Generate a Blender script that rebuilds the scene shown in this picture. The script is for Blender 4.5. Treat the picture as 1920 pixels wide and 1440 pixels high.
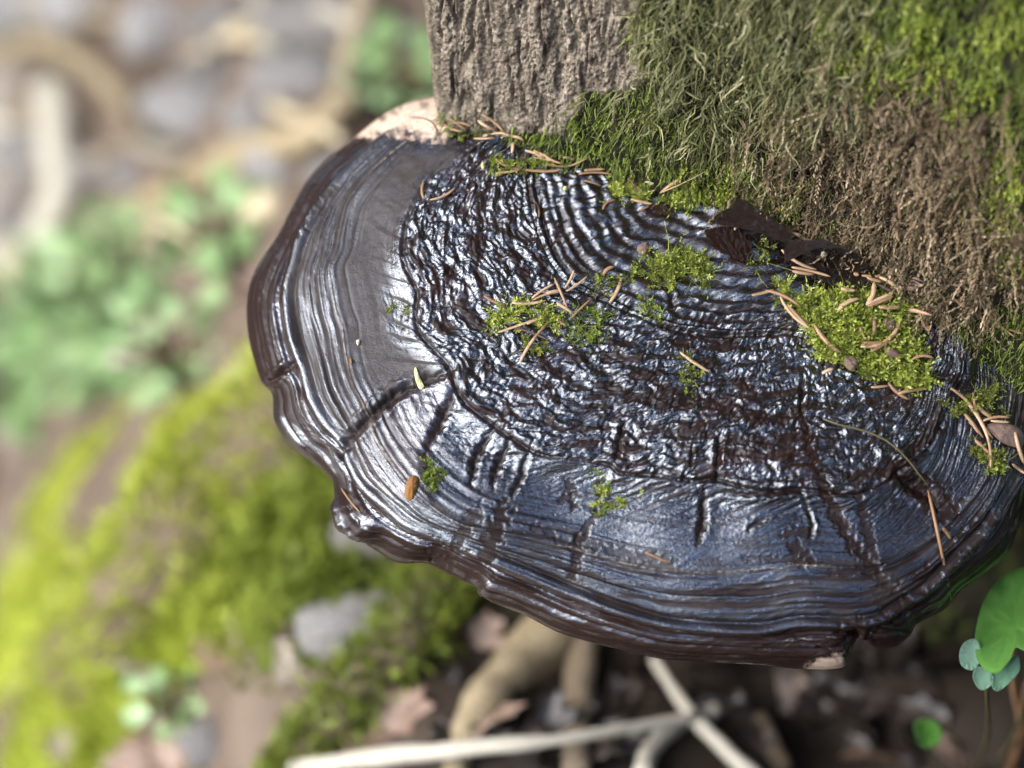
import bpy, math, random
import numpy as np
from mathutils import Vector
from mathutils.bvhtree import BVHTree

rng = np.random.default_rng(7)
random.seed(7)
S = bpy.context.scene
COL = S.collection
for o in list(bpy.data.objects):
    bpy.data.objects.remove(o)

# ------------------------------------------------------------------ camera
PW, PH, FPX = 1920.0, 1440.0, 5485.0          # photo size, focal length in photo pixels
PITCH = math.radians(48)
ZB = 0.30                                     # height of the bracket above the tree's foot
DIST = 1.20
FW = np.array([0, math.cos(PITCH), -math.sin(PITCH)])
UPV = np.array([0, math.sin(PITCH), math.cos(PITCH)])
RT = np.array([1.0, 0, 0])
CAM = np.array([0, 0, ZB]) - DIST * FW
cd = bpy.data.cameras.new('camera'); cam = bpy.data.objects.new('camera', cd); COL.objects.link(cam)
cam.location = CAM; cam.rotation_euler = (math.pi / 2 - PITCH, 0, 0)
cd.sensor_width = 36; cd.lens = 36 * FPX / PW
cd.clip_start = 0.01; cd.clip_end = 500
cd.dof.use_dof = True; cd.dof.focus_distance = 1.205; cd.dof.aperture_fstop = 3.2
S.camera = cam

# ------------------------------------------------------------------ sky and light
SUN_EL, SUN_AZ = math.radians(44), math.radians(-108)     # azimuth from +y, negative to the left
w = bpy.data.worlds.new('World'); S.world = w; w.use_nodes = True
nt = w.node_tree; nt.nodes.clear()
sky = nt.nodes.new('ShaderNodeTexSky'); sky.sky_type = 'NISHITA'; sky.sun_disc = False
sky.sun_elevation = SUN_EL; sky.sun_rotation = SUN_AZ
sky.dust_density = 0.9; sky.air_density = 1.0; sky.ozone_density = 1.3
bg = nt.nodes.new('ShaderNodeBackground'); bg.inputs[1].default_value = 0.15
wo = nt.nodes.new('ShaderNodeOutputWorld')
nt.links.new(sky.outputs[0], bg.inputs[0]); nt.links.new(bg.outputs[0], wo.inputs[0])
sd = bpy.data.lights.new('sun', 'SUN'); sun = bpy.data.objects.new('sun', sd); COL.objects.link(sun)
sd.energy = 1.1; sd.angle = math.radians(62); sd.color = (1.0, 0.94, 0.85)
sdir = Vector((math.sin(SUN_AZ) * math.cos(SUN_EL), math.cos(SUN_AZ) * math.cos(SUN_EL), math.sin(SUN_EL)))
sun.rotation_euler = (-sdir).to_track_quat('-Z', 'Y').to_euler()
sun.location = (-1, 1, 3)
S.view_settings.view_transform = 'Standard'; S.view_settings.look = 'None'
S.view_settings.exposure = 2.9; S.view_settings.gamma = 1.0
S.view_settings.use_curve_mapping = False

# ------------------------------------------------------------------ numeric helpers
_perm = rng.integers(0, 2**31, 4096)
def _hash(ix, iy, iz, seed):
    h = (ix * 374761393 + iy * 668265263 + iz * 2147483647 + seed * 144665) & 0xFFFFFFFF
    h = ((h ^ (h >> 13)) * 1274126177) & 0xFFFFFFFF
    return (h ^ (h >> 16)) & 255
_g = rng.normal(size=(256, 3)); _g /= np.linalg.norm(_g, axis=1, keepdims=True)
def perlin(x, y, z=0.0, seed=0):
    x, y, z = np.broadcast_arrays(np.asarray(x, float), np.asarray(y, float), np.asarray(z, float))
    x0 = np.floor(x).astype(np.int64); y0 = np.floor(y).astype(np.int64); z0 = np.floor(z).astype(np.int64)
    fx, fy, fz = x - x0, y - y0, z - z0
    u = fx**3 * (fx * (fx * 6 - 15) + 10); v = fy**3 * (fy * (fy * 6 - 15) + 10); t = fz**3 * (fz * (fz * 6 - 15) + 10)
    def c(i, j, k):
        g = _g[_hash(x0 + i, y0 + j, z0 + k, seed)]
        return g[..., 0] * (fx - i) + g[..., 1] * (fy - j) + g[..., 2] * (fz - k)
    def l(a, b, s): return a + s * (b - a)
    if np.all(z == 0):
        return 1.5 * l(l(c(0, 0, 0), c(1, 0, 0), u), l(c(0, 1, 0), c(1, 1, 0), u), v)
    return 1.5 * l(l(l(c(0, 0, 0), c(1, 0, 0), u), l(c(0, 1, 0), c(1, 1, 0), u), v),
                   l(l(c(0, 0, 1), c(1, 0, 1), u), l(c(0, 1, 1), c(1, 1, 1), u), v), t)
def fbm(x, y, z=0.0, seed=0, octaves=3, gain=0.5):
    r = 0; a = 1; f = 1
    for i in range(octaves):
        r = r + a * perlin(np.asarray(x) * f, np.asarray(y) * f, np.asarray(z) * f, seed + i * 17); a *= gain; f *= 2.03
    return r
def sstep(a, b, x):
    t = np.clip((np.asarray(x, float) - a) / (b - a), 0, 1); return t * t * (3 - 2 * t)
def gauss(d, s): return np.exp(-(d / s)**2)
def catmull(P, n=24, closed=False):
    P = np.asarray(P, float)
    Q = np.vstack([P[-1], P, P[0], P[1]]) if closed else np.vstack([2 * P[0] - P[1], P, 2 * P[-1] - P[-2]])
    out = []
    t = np.linspace(0, 1, n, endpoint=False)[:, None]
    for i in range(1, len(Q) - 2):
        a, b, c, d = Q[i - 1], Q[i], Q[i + 1], Q[i + 2]
        out.append(0.5 * (2 * b + (c - a) * t + (2 * a - 5 * b + 4 * c - d) * t**2 + (3 * b - a - 3 * c + d) * t**3))
    if not closed: out.append(P[-1:])
    return np.vstack(out)
def resample(P, n, t=None):
    d = np.r_[0, np.cumsum(np.linalg.norm(np.diff(P, axis=0), axis=1))]
    if t is None: t = np.linspace(0, 1, n)
    return np.stack([np.interp(t * d[-1], d, P[:, k]) for k in range(P.shape[1])], 1)
def seg_dist(X, P):
    """distance of points X (N,2) to the polyline P, and position along it 0..1"""
    P = np.asarray(P, float); best = np.full(len(X), 1e9); tt = np.zeros(len(X)); m = len(P) - 1
    for i in range(m):
        a, b = P[i], P[i + 1]; ab = b - a
        t = np.clip(((X - a) @ ab) / (ab @ ab), 0, 1)
        d = np.hypot(*(X - a - t[:, None] * ab).T); k = d < best
        best[k] = d[k]; tt[k] = (i + t[k]) / m
    return best, tt
def near(X, P, r):
    P = np.asarray(P, float); lo, hi = P.min(0) - r, P.max(0) + r
    return np.where((X[:, 0] > lo[0]) & (X[:, 0] < hi[0]) & (X[:, 1] > lo[1]) & (X[:, 1] < hi[1]))[0]
def inside(X, P):
    P = np.asarray(P, float); r = np.zeros(len(X), bool); j = len(P) - 1
    for i in range(len(P)):
        a, b = P[i], P[j]
        if a[1] != b[1]:
            r ^= ((a[1] > X[:, 1]) != (b[1] > X[:, 1])) & (X[:, 0] < (b[0] - a[0]) * (X[:, 1] - a[1]) / (b[1] - a[1]) + a[0])
        j = i
    return r
def norm(v): return v / np.maximum(np.linalg.norm(v, axis=-1, keepdims=True), 1e-12)
def rays(p):
    p = np.atleast_2d(np.asarray(p, float))
    return FW + RT * ((p[:, :1] - 960) / FPX) - UPV * ((p[:, 1:2] - 720) / FPX)
def project(X):
    d = np.asarray(X) - CAM; z = d @ FW
    return np.stack([960 + FPX * (d @ RT) / z, 720 - FPX * (d @ UPV) / z], 1)

# ------------------------------------------------------------------ mesh helpers
def mesh_np(name, V, F, attrs=None, smooth=True):
    V = np.asarray(V, np.float32); F = np.asarray(F, np.int32); k = F.shape[1]
    me = bpy.data.meshes.new(name)
    me.vertices.add(len(V)); me.vertices.foreach_set('co', V.ravel())
    me.loops.add(F.size); me.loops.foreach_set('vertex_index', F.ravel())
    me.polygons.add(len(F)); me.polygons.foreach_set('loop_start', np.arange(0, F.size, k, dtype=np.int32))
    me.update(calc_edges=True)
    me.polygons.foreach_set('use_smooth', np.full(len(F), smooth, bool))
    for n, a in (attrs or {}).items():
        at = me.attributes.new(n, 'FLOAT', 'POINT'); at.data.foreach_set('value', np.asarray(a, np.float32).ravel())
    me.update()
    return me
def link(name, me, mat=None, parent=None, label=None, cat=None, group=None, kind=None):
    o = bpy.data.objects.new(name, me); COL.objects.link(o)
    if mat is not None and me is not None and not me.materials: me.materials.append(mat)
    if parent is not None: o.parent = parent
    tag(o, label, cat, group, kind)
    return o
def tag(o, label=None, cat=None, group=None, kind=None):
    if label: o['label'] = label
    if cat: o['category'] = cat
    if group: o['group'] = group
    if kind: o['kind'] = kind
def empty(name, loc, label=None, cat=None, group=None):
    o = bpy.data.objects.new(name, None); COL.objects.link(o); o.location = loc; o.empty_display_size = 0.01
    bpy.context.view_layer.update() if False else None
    tag(o, label, cat, group); return o
def grid_faces(nr, nc, wrap=False):
    i, j = np.meshgrid(np.arange(nr - 1), np.arange(nc if wrap else nc - 1), indexing='ij')
    j2 = (j + 1) % nc
    return np.stack([i * nc + j, i * nc + j2, (i + 1) * nc + j2, (i + 1) * nc + j], -1).reshape(-1, 4)
def tube(P, R, ns=8, flat=1.0, cap=True):
    """tube along P (n,3) with radii R; returns V, F (quads)"""
    P = np.asarray(P, float); n = len(P); R = np.broadcast_to(np.asarray(R, float), (n,))
    T = norm(np.gradient(P, axis=0)); a = np.array([0, 0, 1.0])
    if abs(T[0] @ a) > .95: a = np.array([0, 1.0, 0])
    N = np.zeros_like(P); N[0] = norm(a - T[0] * (a @ T[0]))
    for i in range(1, n): N[i] = norm(N[i - 1] - T[i] * (N[i - 1] @ T[i]))
    B = np.cross(T, N); th = np.linspace(0, 2 * math.pi, ns, endpoint=False)
    V = P[:, None] + R[:, None, None] * (np.cos(th)[None, :, None] * N[:, None] * flat + np.sin(th)[None, :, None] * B[:, None])
    V = V.reshape(-1, 3); F = grid_faces(n, ns, True)
    if cap:
        V = np.vstack([V, P[:1] - T[:1] * R[0] * .4, P[-1:] + T[-1:] * R[-1] * .4]); k = len(V)
        j = np.arange(0, ns, 2)
        F = np.vstack([F, np.stack([np.full_like(j, k - 2), (j + 2) % ns, (j + 1) % ns, j], 1),
                       np.stack([np.full_like(j, k - 1), (n - 1) * ns + j, (n - 1) * ns + (j + 1) % ns, (n - 1) * ns + (j + 2) % ns], 1)])
    return V, F
def joinVF(parts):
    Vs, Fs, k = [], [], 0
    for V, F in parts: Vs.append(V); Fs.append(np.asarray(F) + k); k += len(V)
    return np.vstack(Vs), np.vstack(Fs)

# ------------------------------------------------------------------ materials
def mat(name, rough=0.6, ior=1.45, spec=0.5):
    m = bpy.data.materials.new(name); m.use_nodes = True
    b = m.node_tree.nodes['Principled BSDF']
    b.inputs['Roughness'].default_value = rough; b.inputs['IOR'].default_value = ior
    b.inputs['Specular IOR Level'].default_value = spec
    return m, m.node_tree, b
def N(t, kind, **kw):
    n = t.nodes.new(kind)
    for k, v in kw.items(): setattr(n, k, v)
    return n
def noise_tex(t, scale, detail=4, rough=.55, vec=None, dist=0.0):
    n = N(t, 'ShaderNodeTexNoise'); n.inputs['Scale'].default_value = scale; n.inputs['Detail'].default_value = detail
    n.inputs['Roughness'].default_value = rough; n.inputs['Distortion'].default_value = dist
    if vec is not None: t.links.new(vec, n.inputs['Vector'])
    return n.outputs['Fac']
def objco(t, sc=None):
    c = N(t, 'ShaderNodeTexCoord').outputs['Object']
    if sc:
        mp = N(t, 'ShaderNodeMapping'); mp.inputs['Scale'].default_value = sc; t.links.new(c, mp.inputs[0]); return mp.outputs[0]
    return c
def ramp(t, fac, stops):
    r = N(t, 'ShaderNodeValToRGB'); e = r.color_ramp.elements
    while len(e) < len(stops): e.new(.5)
    for k, (p, c) in enumerate(stops): e[k].position = p; e[k].color = (*c, 1) if len(c) == 3 else c
    t.links.new(fac, r.inputs[0]); return r.outputs[0]
def mix(t, fac, a, b, mode='MIX'):
    m = N(t, 'ShaderNodeMix', data_type='RGBA', blend_type=mode)
    for s, v in ((m.inputs[0], fac), (m.inputs[6], a), (m.inputs[7], b)):
        if hasattr(v, 'is_output'): t.links.new(v, s)
        elif isinstance(v, (int, float)): s.default_value = v
        else: s.default_value = (*v, 1)
    return m.outputs[2]
def fmath(t, op, a, b=0.0, clamp=False):
    m = N(t, 'ShaderNodeMath', operation=op, use_clamp=clamp)
    for s, v in zip(m.inputs, (a, b)):
        if hasattr(v, 'is_output'): t.links.new(v, s)
        else: s.default_value = v
    return m.outputs[0]
def attr(t, name):
    a = N(t, 'ShaderNodeAttribute'); a.attribute_name = name; return a.outputs['Fac']
def bump(t, b, h, dist, strength=1.0, prev=None):
    n = N(t, 'ShaderNodeBump'); n.inputs['Distance'].default_value = dist; n.inputs['Strength'].default_value = strength
    t.links.new(h, n.inputs['Height'])
    if prev is not None: t.links.new(prev, n.inputs['Normal'])
    if b is not None: t.links.new(n.outputs[0], b.inputs['Normal'])
    return n.outputs[0]

M = {}
def fungus_material():
    m, t, b = mat('wet_fungus_cap', .2, 1.5)
    dull, pale, bloom, red = attr(t, 'dull'), attr(t, 'pale'), attr(t, 'bloom'), attr(t, 'red')
    n1 = noise_tex(t, 90, 5, .6); n2 = noise_tex(t, 900, 3, .6)
    base = ramp(t, n1, [(.3, (.004, .0028, .0024)), (.62, (.011, .006, .0045)), (.8, (.022, .012, .008))])
    base = mix(t, fmath(t, 'MULTIPLY', red, .8), base, ramp(t, n1, [(.3, (.016, .006, .004)), (.75, (.045, .018, .012))]))
    base = mix(t, fmath(t, 'MULTIPLY', dull, .55), base, (.020, .0095, .0065))
    base = mix(t, bloom, base, ramp(t, n1, [(.3, (.035, .028, .026)), (.7, (.065, .055, .05))]))
    lines = attr(t, 'paleline')
    base = mix(t, lines, base, (.42, .34, .24))
    cream = ramp(t, noise_tex(t, 160, 6, .65), [(.3, (.34, .20, .13)), (.5, (.62, .45, .33)), (.75, (.74, .60, .47))])
    base = mix(t, pale, base, cream)
    t.links.new(base, b.inputs['Base Color'])
    r = fmath(t, 'ADD', fmath(t, 'MULTIPLY', n2, .12), .03)
    r = fmath(t, 'ADD', r, fmath(t, 'MULTIPLY', dull, .32))
    r = fmath(t, 'ADD', r, fmath(t, 'MULTIPLY', bloom, .30))
    r = fmath(t, 'ADD', r, fmath(t, 'MULTIPLY', pale, .5), True)
    t.links.new(r, b.inputs['Roughness'])
    s = fmath(t, 'SUBTRACT', 1.0, fmath(t, 'MULTIPLY', dull, .93)); s = fmath(t, 'MULTIPLY', s, fmath(t, 'SUBTRACT', 1.0, fmath(t, 'MULTIPLY', pale, .8)))
    s = fmath(t, 'MULTIPLY', s, fmath(t, 'SUBTRACT', 1.0, fmath(t, 'MULTIPLY', bloom, .86)))
    t.links.new(s, b.inputs['Specular IOR Level'])
    b.inputs['IOR'].default_value = 1.72
    b.inputs['Specular Tint'].default_value = (.88, .94, 1, 1)  # bluish tint added to the reflections, standing in for blue sky
    p = bump(t, None, noise_tex(t, 340, 2, .45, dist=1.0), .00020, 1.0)
    bump(t, b, noise_tex(t, 1100, 2, .5), .00003, 1.0, p)
    return m
M['cap'] = fungus_material()
def pore_material():
    m, t, b = mat('pore_surface', .8)
    c = ramp(t, noise_tex(t, 60, 5), [(.3, (.10, .06, .035)), (.7, (.26, .17, .10))]); t.links.new(c, b.inputs['Base Color'])
    bump(t, b, noise_tex(t, 1200, 2), .0004)
    return m
M['pore'] = pore_material()
def bark_material():
    m, t, b = mat('bark', .85, spec=.25)
    mo = attr(t, 'moss'); rid = attr(t, 'ridge')
    n1 = noise_tex(t, 1, 6, .65, objco(t, (120, 120, 60))); n2 = noise_tex(t, 1, 4, .6, objco(t, (500, 500, 900)))
    c = ramp(t, n1, [(.28, (.15, .11, .075)), (.5, (.32, .255, .18)), (.72, (.48, .40, .30))])
    c = mix(t, .6, c, ramp(t, n2, [(.34, (.05, .037, .026)), (.5, (.28, .225, .165)), (.66, (.56, .48, .38))]))
    g = noise_tex(t, 30, 4); c = mix(t, fmath(t, 'MULTIPLY', ramp(t, g, [(.55, (0, 0, 0)), (.7, (1, 1, 1))]), .35), c, (.16, .17, .06))
    vs = noise_tex(t, 1, 5, .6, objco(t, (210, 210, 22)))
    c = mix(t, fmath(t, 'MULTIPLY', ramp(t, vs, [(.38, (1, 1, 1)), (.52, (0, 0, 0))]), .75), c, (.055, .04, .028))
    c = mix(t, mo, c, ramp(t, noise_tex(t, 220, 5, .65), [(.3, (.010, .008, .004)), (.55, (.024, .019, .009)), (.75, (.045, .037, .018))]))
    t.links.new(c, b.inputs['Base Color'])
    p = bump(t, None, noise_tex(t, 1, 5, .65, objco(t, (420, 420, 1100)), 1.0), .0020, 1.0)
    bump(t, b, noise_tex(t, 1600, 3), .0003, .8, p)
    return m
M['bark'] = bark_material()
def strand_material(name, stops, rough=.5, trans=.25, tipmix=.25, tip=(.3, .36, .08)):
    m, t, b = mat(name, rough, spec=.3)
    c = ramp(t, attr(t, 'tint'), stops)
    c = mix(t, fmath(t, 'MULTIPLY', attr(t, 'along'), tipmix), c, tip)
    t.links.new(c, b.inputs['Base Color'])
    if trans:
        tr = N(t, 'ShaderNodeBsdfTranslucent'); t.links.new(c, tr.inputs[0])
        mx = N(t, 'ShaderNodeMixShader'); mx.inputs[0].default_value = trans
        o = t.nodes['Material Output']; t.links.new(b.outputs[0], mx.inputs[1]); t.links.new(tr.outputs[0], mx.inputs[2]); t.links.new(mx.outputs[0], o.inputs[0])
    return m
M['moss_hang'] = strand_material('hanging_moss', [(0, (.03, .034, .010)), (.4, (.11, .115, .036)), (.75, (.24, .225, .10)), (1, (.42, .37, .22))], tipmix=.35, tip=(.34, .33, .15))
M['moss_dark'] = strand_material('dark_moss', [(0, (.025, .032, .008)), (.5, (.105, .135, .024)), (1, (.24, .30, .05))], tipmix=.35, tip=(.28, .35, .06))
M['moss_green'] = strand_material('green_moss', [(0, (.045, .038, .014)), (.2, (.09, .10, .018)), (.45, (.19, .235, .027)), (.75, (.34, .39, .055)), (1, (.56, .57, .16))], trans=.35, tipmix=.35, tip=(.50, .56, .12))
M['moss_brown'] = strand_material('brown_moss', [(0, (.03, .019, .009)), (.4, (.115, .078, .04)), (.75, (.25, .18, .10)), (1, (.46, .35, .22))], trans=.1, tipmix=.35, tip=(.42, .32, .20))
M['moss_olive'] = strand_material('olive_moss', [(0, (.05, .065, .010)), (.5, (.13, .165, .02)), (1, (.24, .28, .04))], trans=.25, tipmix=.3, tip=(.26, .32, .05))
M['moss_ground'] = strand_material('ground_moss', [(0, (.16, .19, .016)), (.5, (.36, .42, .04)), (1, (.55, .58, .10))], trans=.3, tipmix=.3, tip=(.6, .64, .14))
def simple(name, stops, scale=200, rough=.6, spec=.5, bumpd=0, sc=None, bscale=None):
    m, t, b = mat(name, rough, spec=spec)
    v = objco(t, sc) if sc else None
    oi = N(t, 'ShaderNodeObjectInfo')
    f = noise_tex(t, scale, 4, .6, v)
    f = fmath(t, 'ADD', f, fmath(t, 'MULTIPLY', fmath(t, 'SUBTRACT', oi.outputs['Random'], .5), .5))
    t.links.new(ramp(t, f, stops), b.inputs['Base Color'])
    if bumpd: bump(t, b, noise_tex(t, bscale or scale * 2, 4), bumpd)
    return m
M['needle'] = simple('dry_needle', [(.15, (.10, .05, .024)), (.5, (.30, .175, .09)), (.85, (.54, .37, .23))], 350, .5)
M['needle_dark'] = simple('dark_twig', [(.3, (.035, .02, .014)), (.7, (.10, .06, .04))], 350, .5)
M['dead_leaf'] = simple('wet_dead_leaf', [(.25, (.008, .005, .004)), (.6, (.022, .012, .009)), (.85, (.05, .026, .018))], 160, .14, bumpd=.0013, bscale=230)
M['red_leaf'] = simple('reddish_leaf', [(.25, (.018, .0065, .0045)), (.7, (.05, .02, .014))], 160, .16, bumpd=.0013, bscale=230)
M['chip_orange'] = simple('orange_chip', [(.3, (.28, .12, .03)), (.7, (.55, .28, .09))], 500, .6, bumpd=.0004)
M['chip_pale'] = simple('pale_chip', [(.3, (.55, .48, .32)), (.7, (.75, .7, .52))], 500, .5)
M['chip_yellow'] = simple('yellow_scale', [(.3, (.48, .42, .14)), (.7, (.72, .68, .36))], 500, .45)
M['chip_brown'] = simple('brown_flake', [(.3, (.13, .08, .06)), (.7, (.3, .2, .15))], 400, .6, bumpd=.0004)
M['leaf_green'] = simple('fresh_leaf', [(.3, (.07, .22, .025)), (.7, (.15, .38, .06))], 90, .35, bumpd=.0012, bscale=220)
M['leaf_blue'] = simple('glaucous_leaf', [(.3, (.18, .36, .22)), (.7, (.34, .55, .38))], 90, .35, bumpd=.0008, bscale=150)
M['stem'] = simple('plant_stem', [(.3, (.06, .055, .02)), (.7, (.13, .10, .045))], 90, .5)
M['stem_brown'] = simple('brown_stem', [(.3, (.16, .08, .035)), (.7, (.34, .19, .095))], 90, .5)
M['twig_tan'] = simple('tan_twig', [(.3, (.26, .2, .11)), (.7, (.55, .45, .29))], 40, .6, bumpd=.001, bscale=120)
M['twig_pale'] = simple('pale_stick', [(.3, (.36, .33, .25)), (.7, (.6, .55, .44))], 40, .6, bumpd=.001, bscale=120)
M['root_wood'] = simple('root_bark', [(.3, (.14, .10, .06)), (.7, (.38, .29, .19))], 40, .7, bumpd=.002, bscale=120)
M['litter'] = simple('litter_leaf', [(.15, (.12, .07, .045)), (.45, (.26, .17, .12)), (.7, (.42, .33, .26)), (.95, (.62, .55, .48))], 30, .5)
M['litter_shade'] = simple('shaded_litter_leaf', [(.15, (.008, .005, .004)), (.5, (.022, .015, .011)), (.9, (.075, .058, .045))], 30, .4)  # darker copy of the litter: shade under the fungus put into the colour
M['herb'] = simple('herb_leaf', [(.2, (.13, .21, .07)), (.5, (.24, .37, .14)), (.8, (.40, .52, .26))], 25, .4)
M['stone'] = simple('wet_stone', [(.25, (.16, .145, .13)), (.6, (.30, .28, .26)), (.85, (.44, .42, .40))], 18, .35, bumpd=.002, bscale=60)
def ground_material():
    m, t, b = mat('forest_soil', .75, spec=.3)
    c = ramp(t, noise_tex(t, 14, 8, .62), [(.3, (.045, .032, .022)), (.48, (.12, .085, .06)), (.62, (.21, .16, .12)), (.78, (.34, .27, .2))])
    sx = N(t, 'ShaderNodeSeparateXYZ'); t.links.new(objco(t), sx.inputs[0])
    gr = N(t, 'ShaderNodeMapRange'); gr.inputs[1].default_value = -.55; gr.inputs[2].default_value = -.72; t.links.new(sx.outputs[2], gr.inputs[0])
    c = mix(t, gr.outputs[0], c, ramp(t, noise_tex(t, 22, 6, .65), [(.3, (.20, .17, .14)), (.5, (.40, .35, .30)), (.7, (.58, .54, .50))]))
    shade_x = N(t, 'ShaderNodeMapRange'); shade_x.inputs[1].default_value = -.16; shade_x.inputs[2].default_value = .02; t.links.new(sx.outputs[0], shade_x.inputs[0])
    shade_y = N(t, 'ShaderNodeMapRange'); shade_y.inputs[1].default_value = .7; shade_y.inputs[2].default_value = .4; t.links.new(sx.outputs[1], shade_y.inputs[0])
    c = mix(t, fmath(t, 'MULTIPLY', shade_x.outputs[0], shade_y.outputs[0]), c, ramp(t, noise_tex(t, 40, 6, .65), [(.35, (.010, .0075, .005)), (.6, (.035, .025, .017)), (.75, (.09, .068, .048))]))  # soil painted darker near the tree foot, as shade beneath the fungus
    c2 = ramp(t, noise_tex(t, 5, 5, .6), [(.58, (0, 0, 0)), (.72, (1, 1, 1))])
    c = mix(t, fmath(t, 'MULTIPLY', c2, .6), c, (.17, .2, .04))
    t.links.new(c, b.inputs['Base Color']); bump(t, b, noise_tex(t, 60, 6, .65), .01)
    return m
M['soil'] = ground_material()
def water_material():
    m, t, b = mat('stream_water', .08, 1.33)
    b.inputs['Base Color'].default_value = (.05, .055, .05, 1)
    bump(t, b, noise_tex(t, 18, 3, .5, objco(t, (1, 2.2, 1))), .012)
    return m
M['water'] = water_material()

# ------------------------------------------------------------------ the bracket fungus: curves of growth traced as rings
PN = norm(np.array([0.01, -0.37, 0.92])); PO = np.array([0, 0, ZB])
def on_cap(p, h):
    d = rays(p); t = ((PO - CAM) @ PN + np.broadcast_to(h, (len(d),))) / (d @ PN)
    return CAM + d * t[:, None]
R0 = [(1150, 322), (1250, 350), (1380, 378), (1500, 425), (1600, 475), (1700, 525)]
R1 = [(1010, 280), (1004, 320), (1006, 360), (1017, 410), (1035, 462), (1064, 509), (1102, 535), (1180, 570), (1260, 600), (1370, 615), (1480, 612), (1600, 640), (1700, 620), (1765, 555)]
R2 = [(930, 245), (870, 275), (820, 315), (781, 370), (761, 422), (755, 463), (761, 498), (781, 548), (779, 582), (787, 625), (837, 679), (850, 705), (870, 750), (925, 795), (960, 820), (1010, 850),
      (1070, 858), (1140, 870), (1160, 885), (1230, 890), (1290, 900), (1345, 900), (1400, 915), (1450, 920), (1520, 917), (1590, 928), (1640, 915), (1690, 880), (1740, 842), (1768, 790), (1785, 745), (1809, 700), (1812, 646), (1800, 600), (1800, 562)]
R3 = [(880, 220), (780, 255), (708, 312), (656, 373), (641, 422), (632, 469), (618, 501), (621, 530), (630, 582), (642, 614), (648, 661), (660, 715), (682, 760), (712, 830), (760, 900), (810, 950), (870, 985), (960, 1003), (1080, 1030), (1180, 1058),
      (1280, 1072), (1400, 1070), (1500, 1060), (1620, 1062), (1720, 1025), (1800, 960), (1850, 895), (1882, 800), (1900, 700), (1885, 600)]
R4 = [(845, 200), (740, 245), (644, 323), (595, 381), (562, 440), (548, 487), (535, 550), (545, 625), (566, 686), (584, 748), (613, 798), (645, 830), (655, 865), (675, 907), (725, 953), (765, 986), (837, 1015), (918, 1050), (1000, 1085), (1079, 1117),
      (1169, 1150), (1268, 1176), (1414, 1185), (1500, 1172), (1590, 1172), (1645, 1165), (1690, 1140), (1740, 1108), (1790, 1060), (1850, 1000), (1895, 930), (1940, 850), (1965, 750), (1970, 645)]
R5 = [(818, 181), (770, 192), (720, 215), (660, 262), (610, 300), (570, 345), (541, 400), (515, 450), (478, 508), (463, 570), (468, 640), (489, 712), (510, 740), (515, 790), (545, 838), (590, 872), (620, 900), (628, 930), (645, 985), (690, 1022), (745, 1055), (800, 1057), (850, 1082), (890, 1102), (910, 1124), (980, 1152),
      (1050, 1187), (1130, 1210), (1230, 1234), (1330, 1242), (1420, 1246), (1500, 1254), (1578, 1252), (1596, 1222), (1614, 1192), (1640, 1212), (1680, 1212), (1708, 1190), (1722, 1168), (1772, 1142), (1800, 1110), (1850, 1072), (1890, 1037), (1908, 995), (1935, 930), (1985, 860), (2030, 780), (2050, 670)]
nU = 1060
def ring_curve(r, k):
    P = catmull(r); d = np.r_[0, np.cumsum(np.linalg.norm(np.diff(P, axis=0), axis=1))]; fa = d / d[-1]
    if k < 2: return resample(P, nU)
    a = np.unwrap(np.arctan2(P[:, 1] - 350, P[:, 0] - 1350)); a = np.minimum.accumulate(a)
    fb = (a - a[0]) / (a[-1] - a[0]); f = .25 * fa + .75 * fb + np.arange(len(fa)) * 1e-9
    u = np.linspace(0, 1, nU); return np.stack([np.interp(u, f, P[:, j]) for j in range(2)], 1)
rings = [ring_curve(r, k) for k, r in enumerate((R0, R1, R2, R3, R4, R5))]
# smooth u-matching: the radial lines should not slant too much; relax each ring's spacing toward its inner neighbour
rows = [60, 120, 90, 60, 74]
vv = np.concatenate([np.linspace(k, k + 1, n, endpoint=False) for k, n in enumerate(rows)] + [[5.0]])
PX = np.zeros((len(vv), nU, 2))
for i, v in enumerate(vv):
    k = min(int(v), 4); f = v - k
    PX[i] = rings[k] * (1 - f) + rings[k + 1] * f
nV = len(vv)
VV = np.repeat(vv[:, None], nU, 1); UU = np.repeat(np.linspace(0, 1, nU)[None], nV, 0)
MM = 0.219                                     # millimetres for one photo pixel at the cap
b_mm = np.vstack([np.zeros((1, nU)), np.cumsum(np.linalg.norm(np.diff(PX, axis=0), axis=2), 0)]) * MM * 1.08
row_of = lambda v: int(np.argmin(abs(vv - v)))
dR = [b_mm - b_mm[row_of(k)][None] for k in range(6)]          # signed mm outward from each ring
X = PX.reshape(-1, 2); px, py = X[:, 0], X[:, 1]
vf = VV.ravel(); uf = UU.ravel()
bf = np.interp(vf, vv, np.median(b_mm, 1))                       # mm outward, the same all along a ring
arc = np.hypot(*np.diff(rings[2], axis=0).T).sum() * MM
aw = np.arctan2(py - 470, px - 1330)                            # angle round the point of growth
rad = np.hypot(px - 1330, (py - 470)) * MM
af = aw * np.maximum(rad, 20) * 0 + uf * arc * (0.45 + 0.28 * np.clip(vf, 0, 5))   # mm along the ring
# --- slow height (metres)
hv = np.interp(vf, [0, .5, 1, 1.5, 1.9, 2.0, 2.25, 3, 3.6, 4, 4.35, 4.6, 4.8, 4.92, 5], [.006, .007, .006, .007, .0065, .0055, .0015, -.001, -.004, -.0085, -.0135, -.019, -.0250, -.0300, -.036])
h = hv - .007 * ((px - 1300) / 820)**2
h += .0035 * fbm(px / 330, py / 330, 0, 5, 2)
# lobes along the rim: gentle radial swells
h += .0020 * perlin(uf * 13, 0 * uf, 3.3, 8) * sstep(2.5, 4.6, vf)
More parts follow.
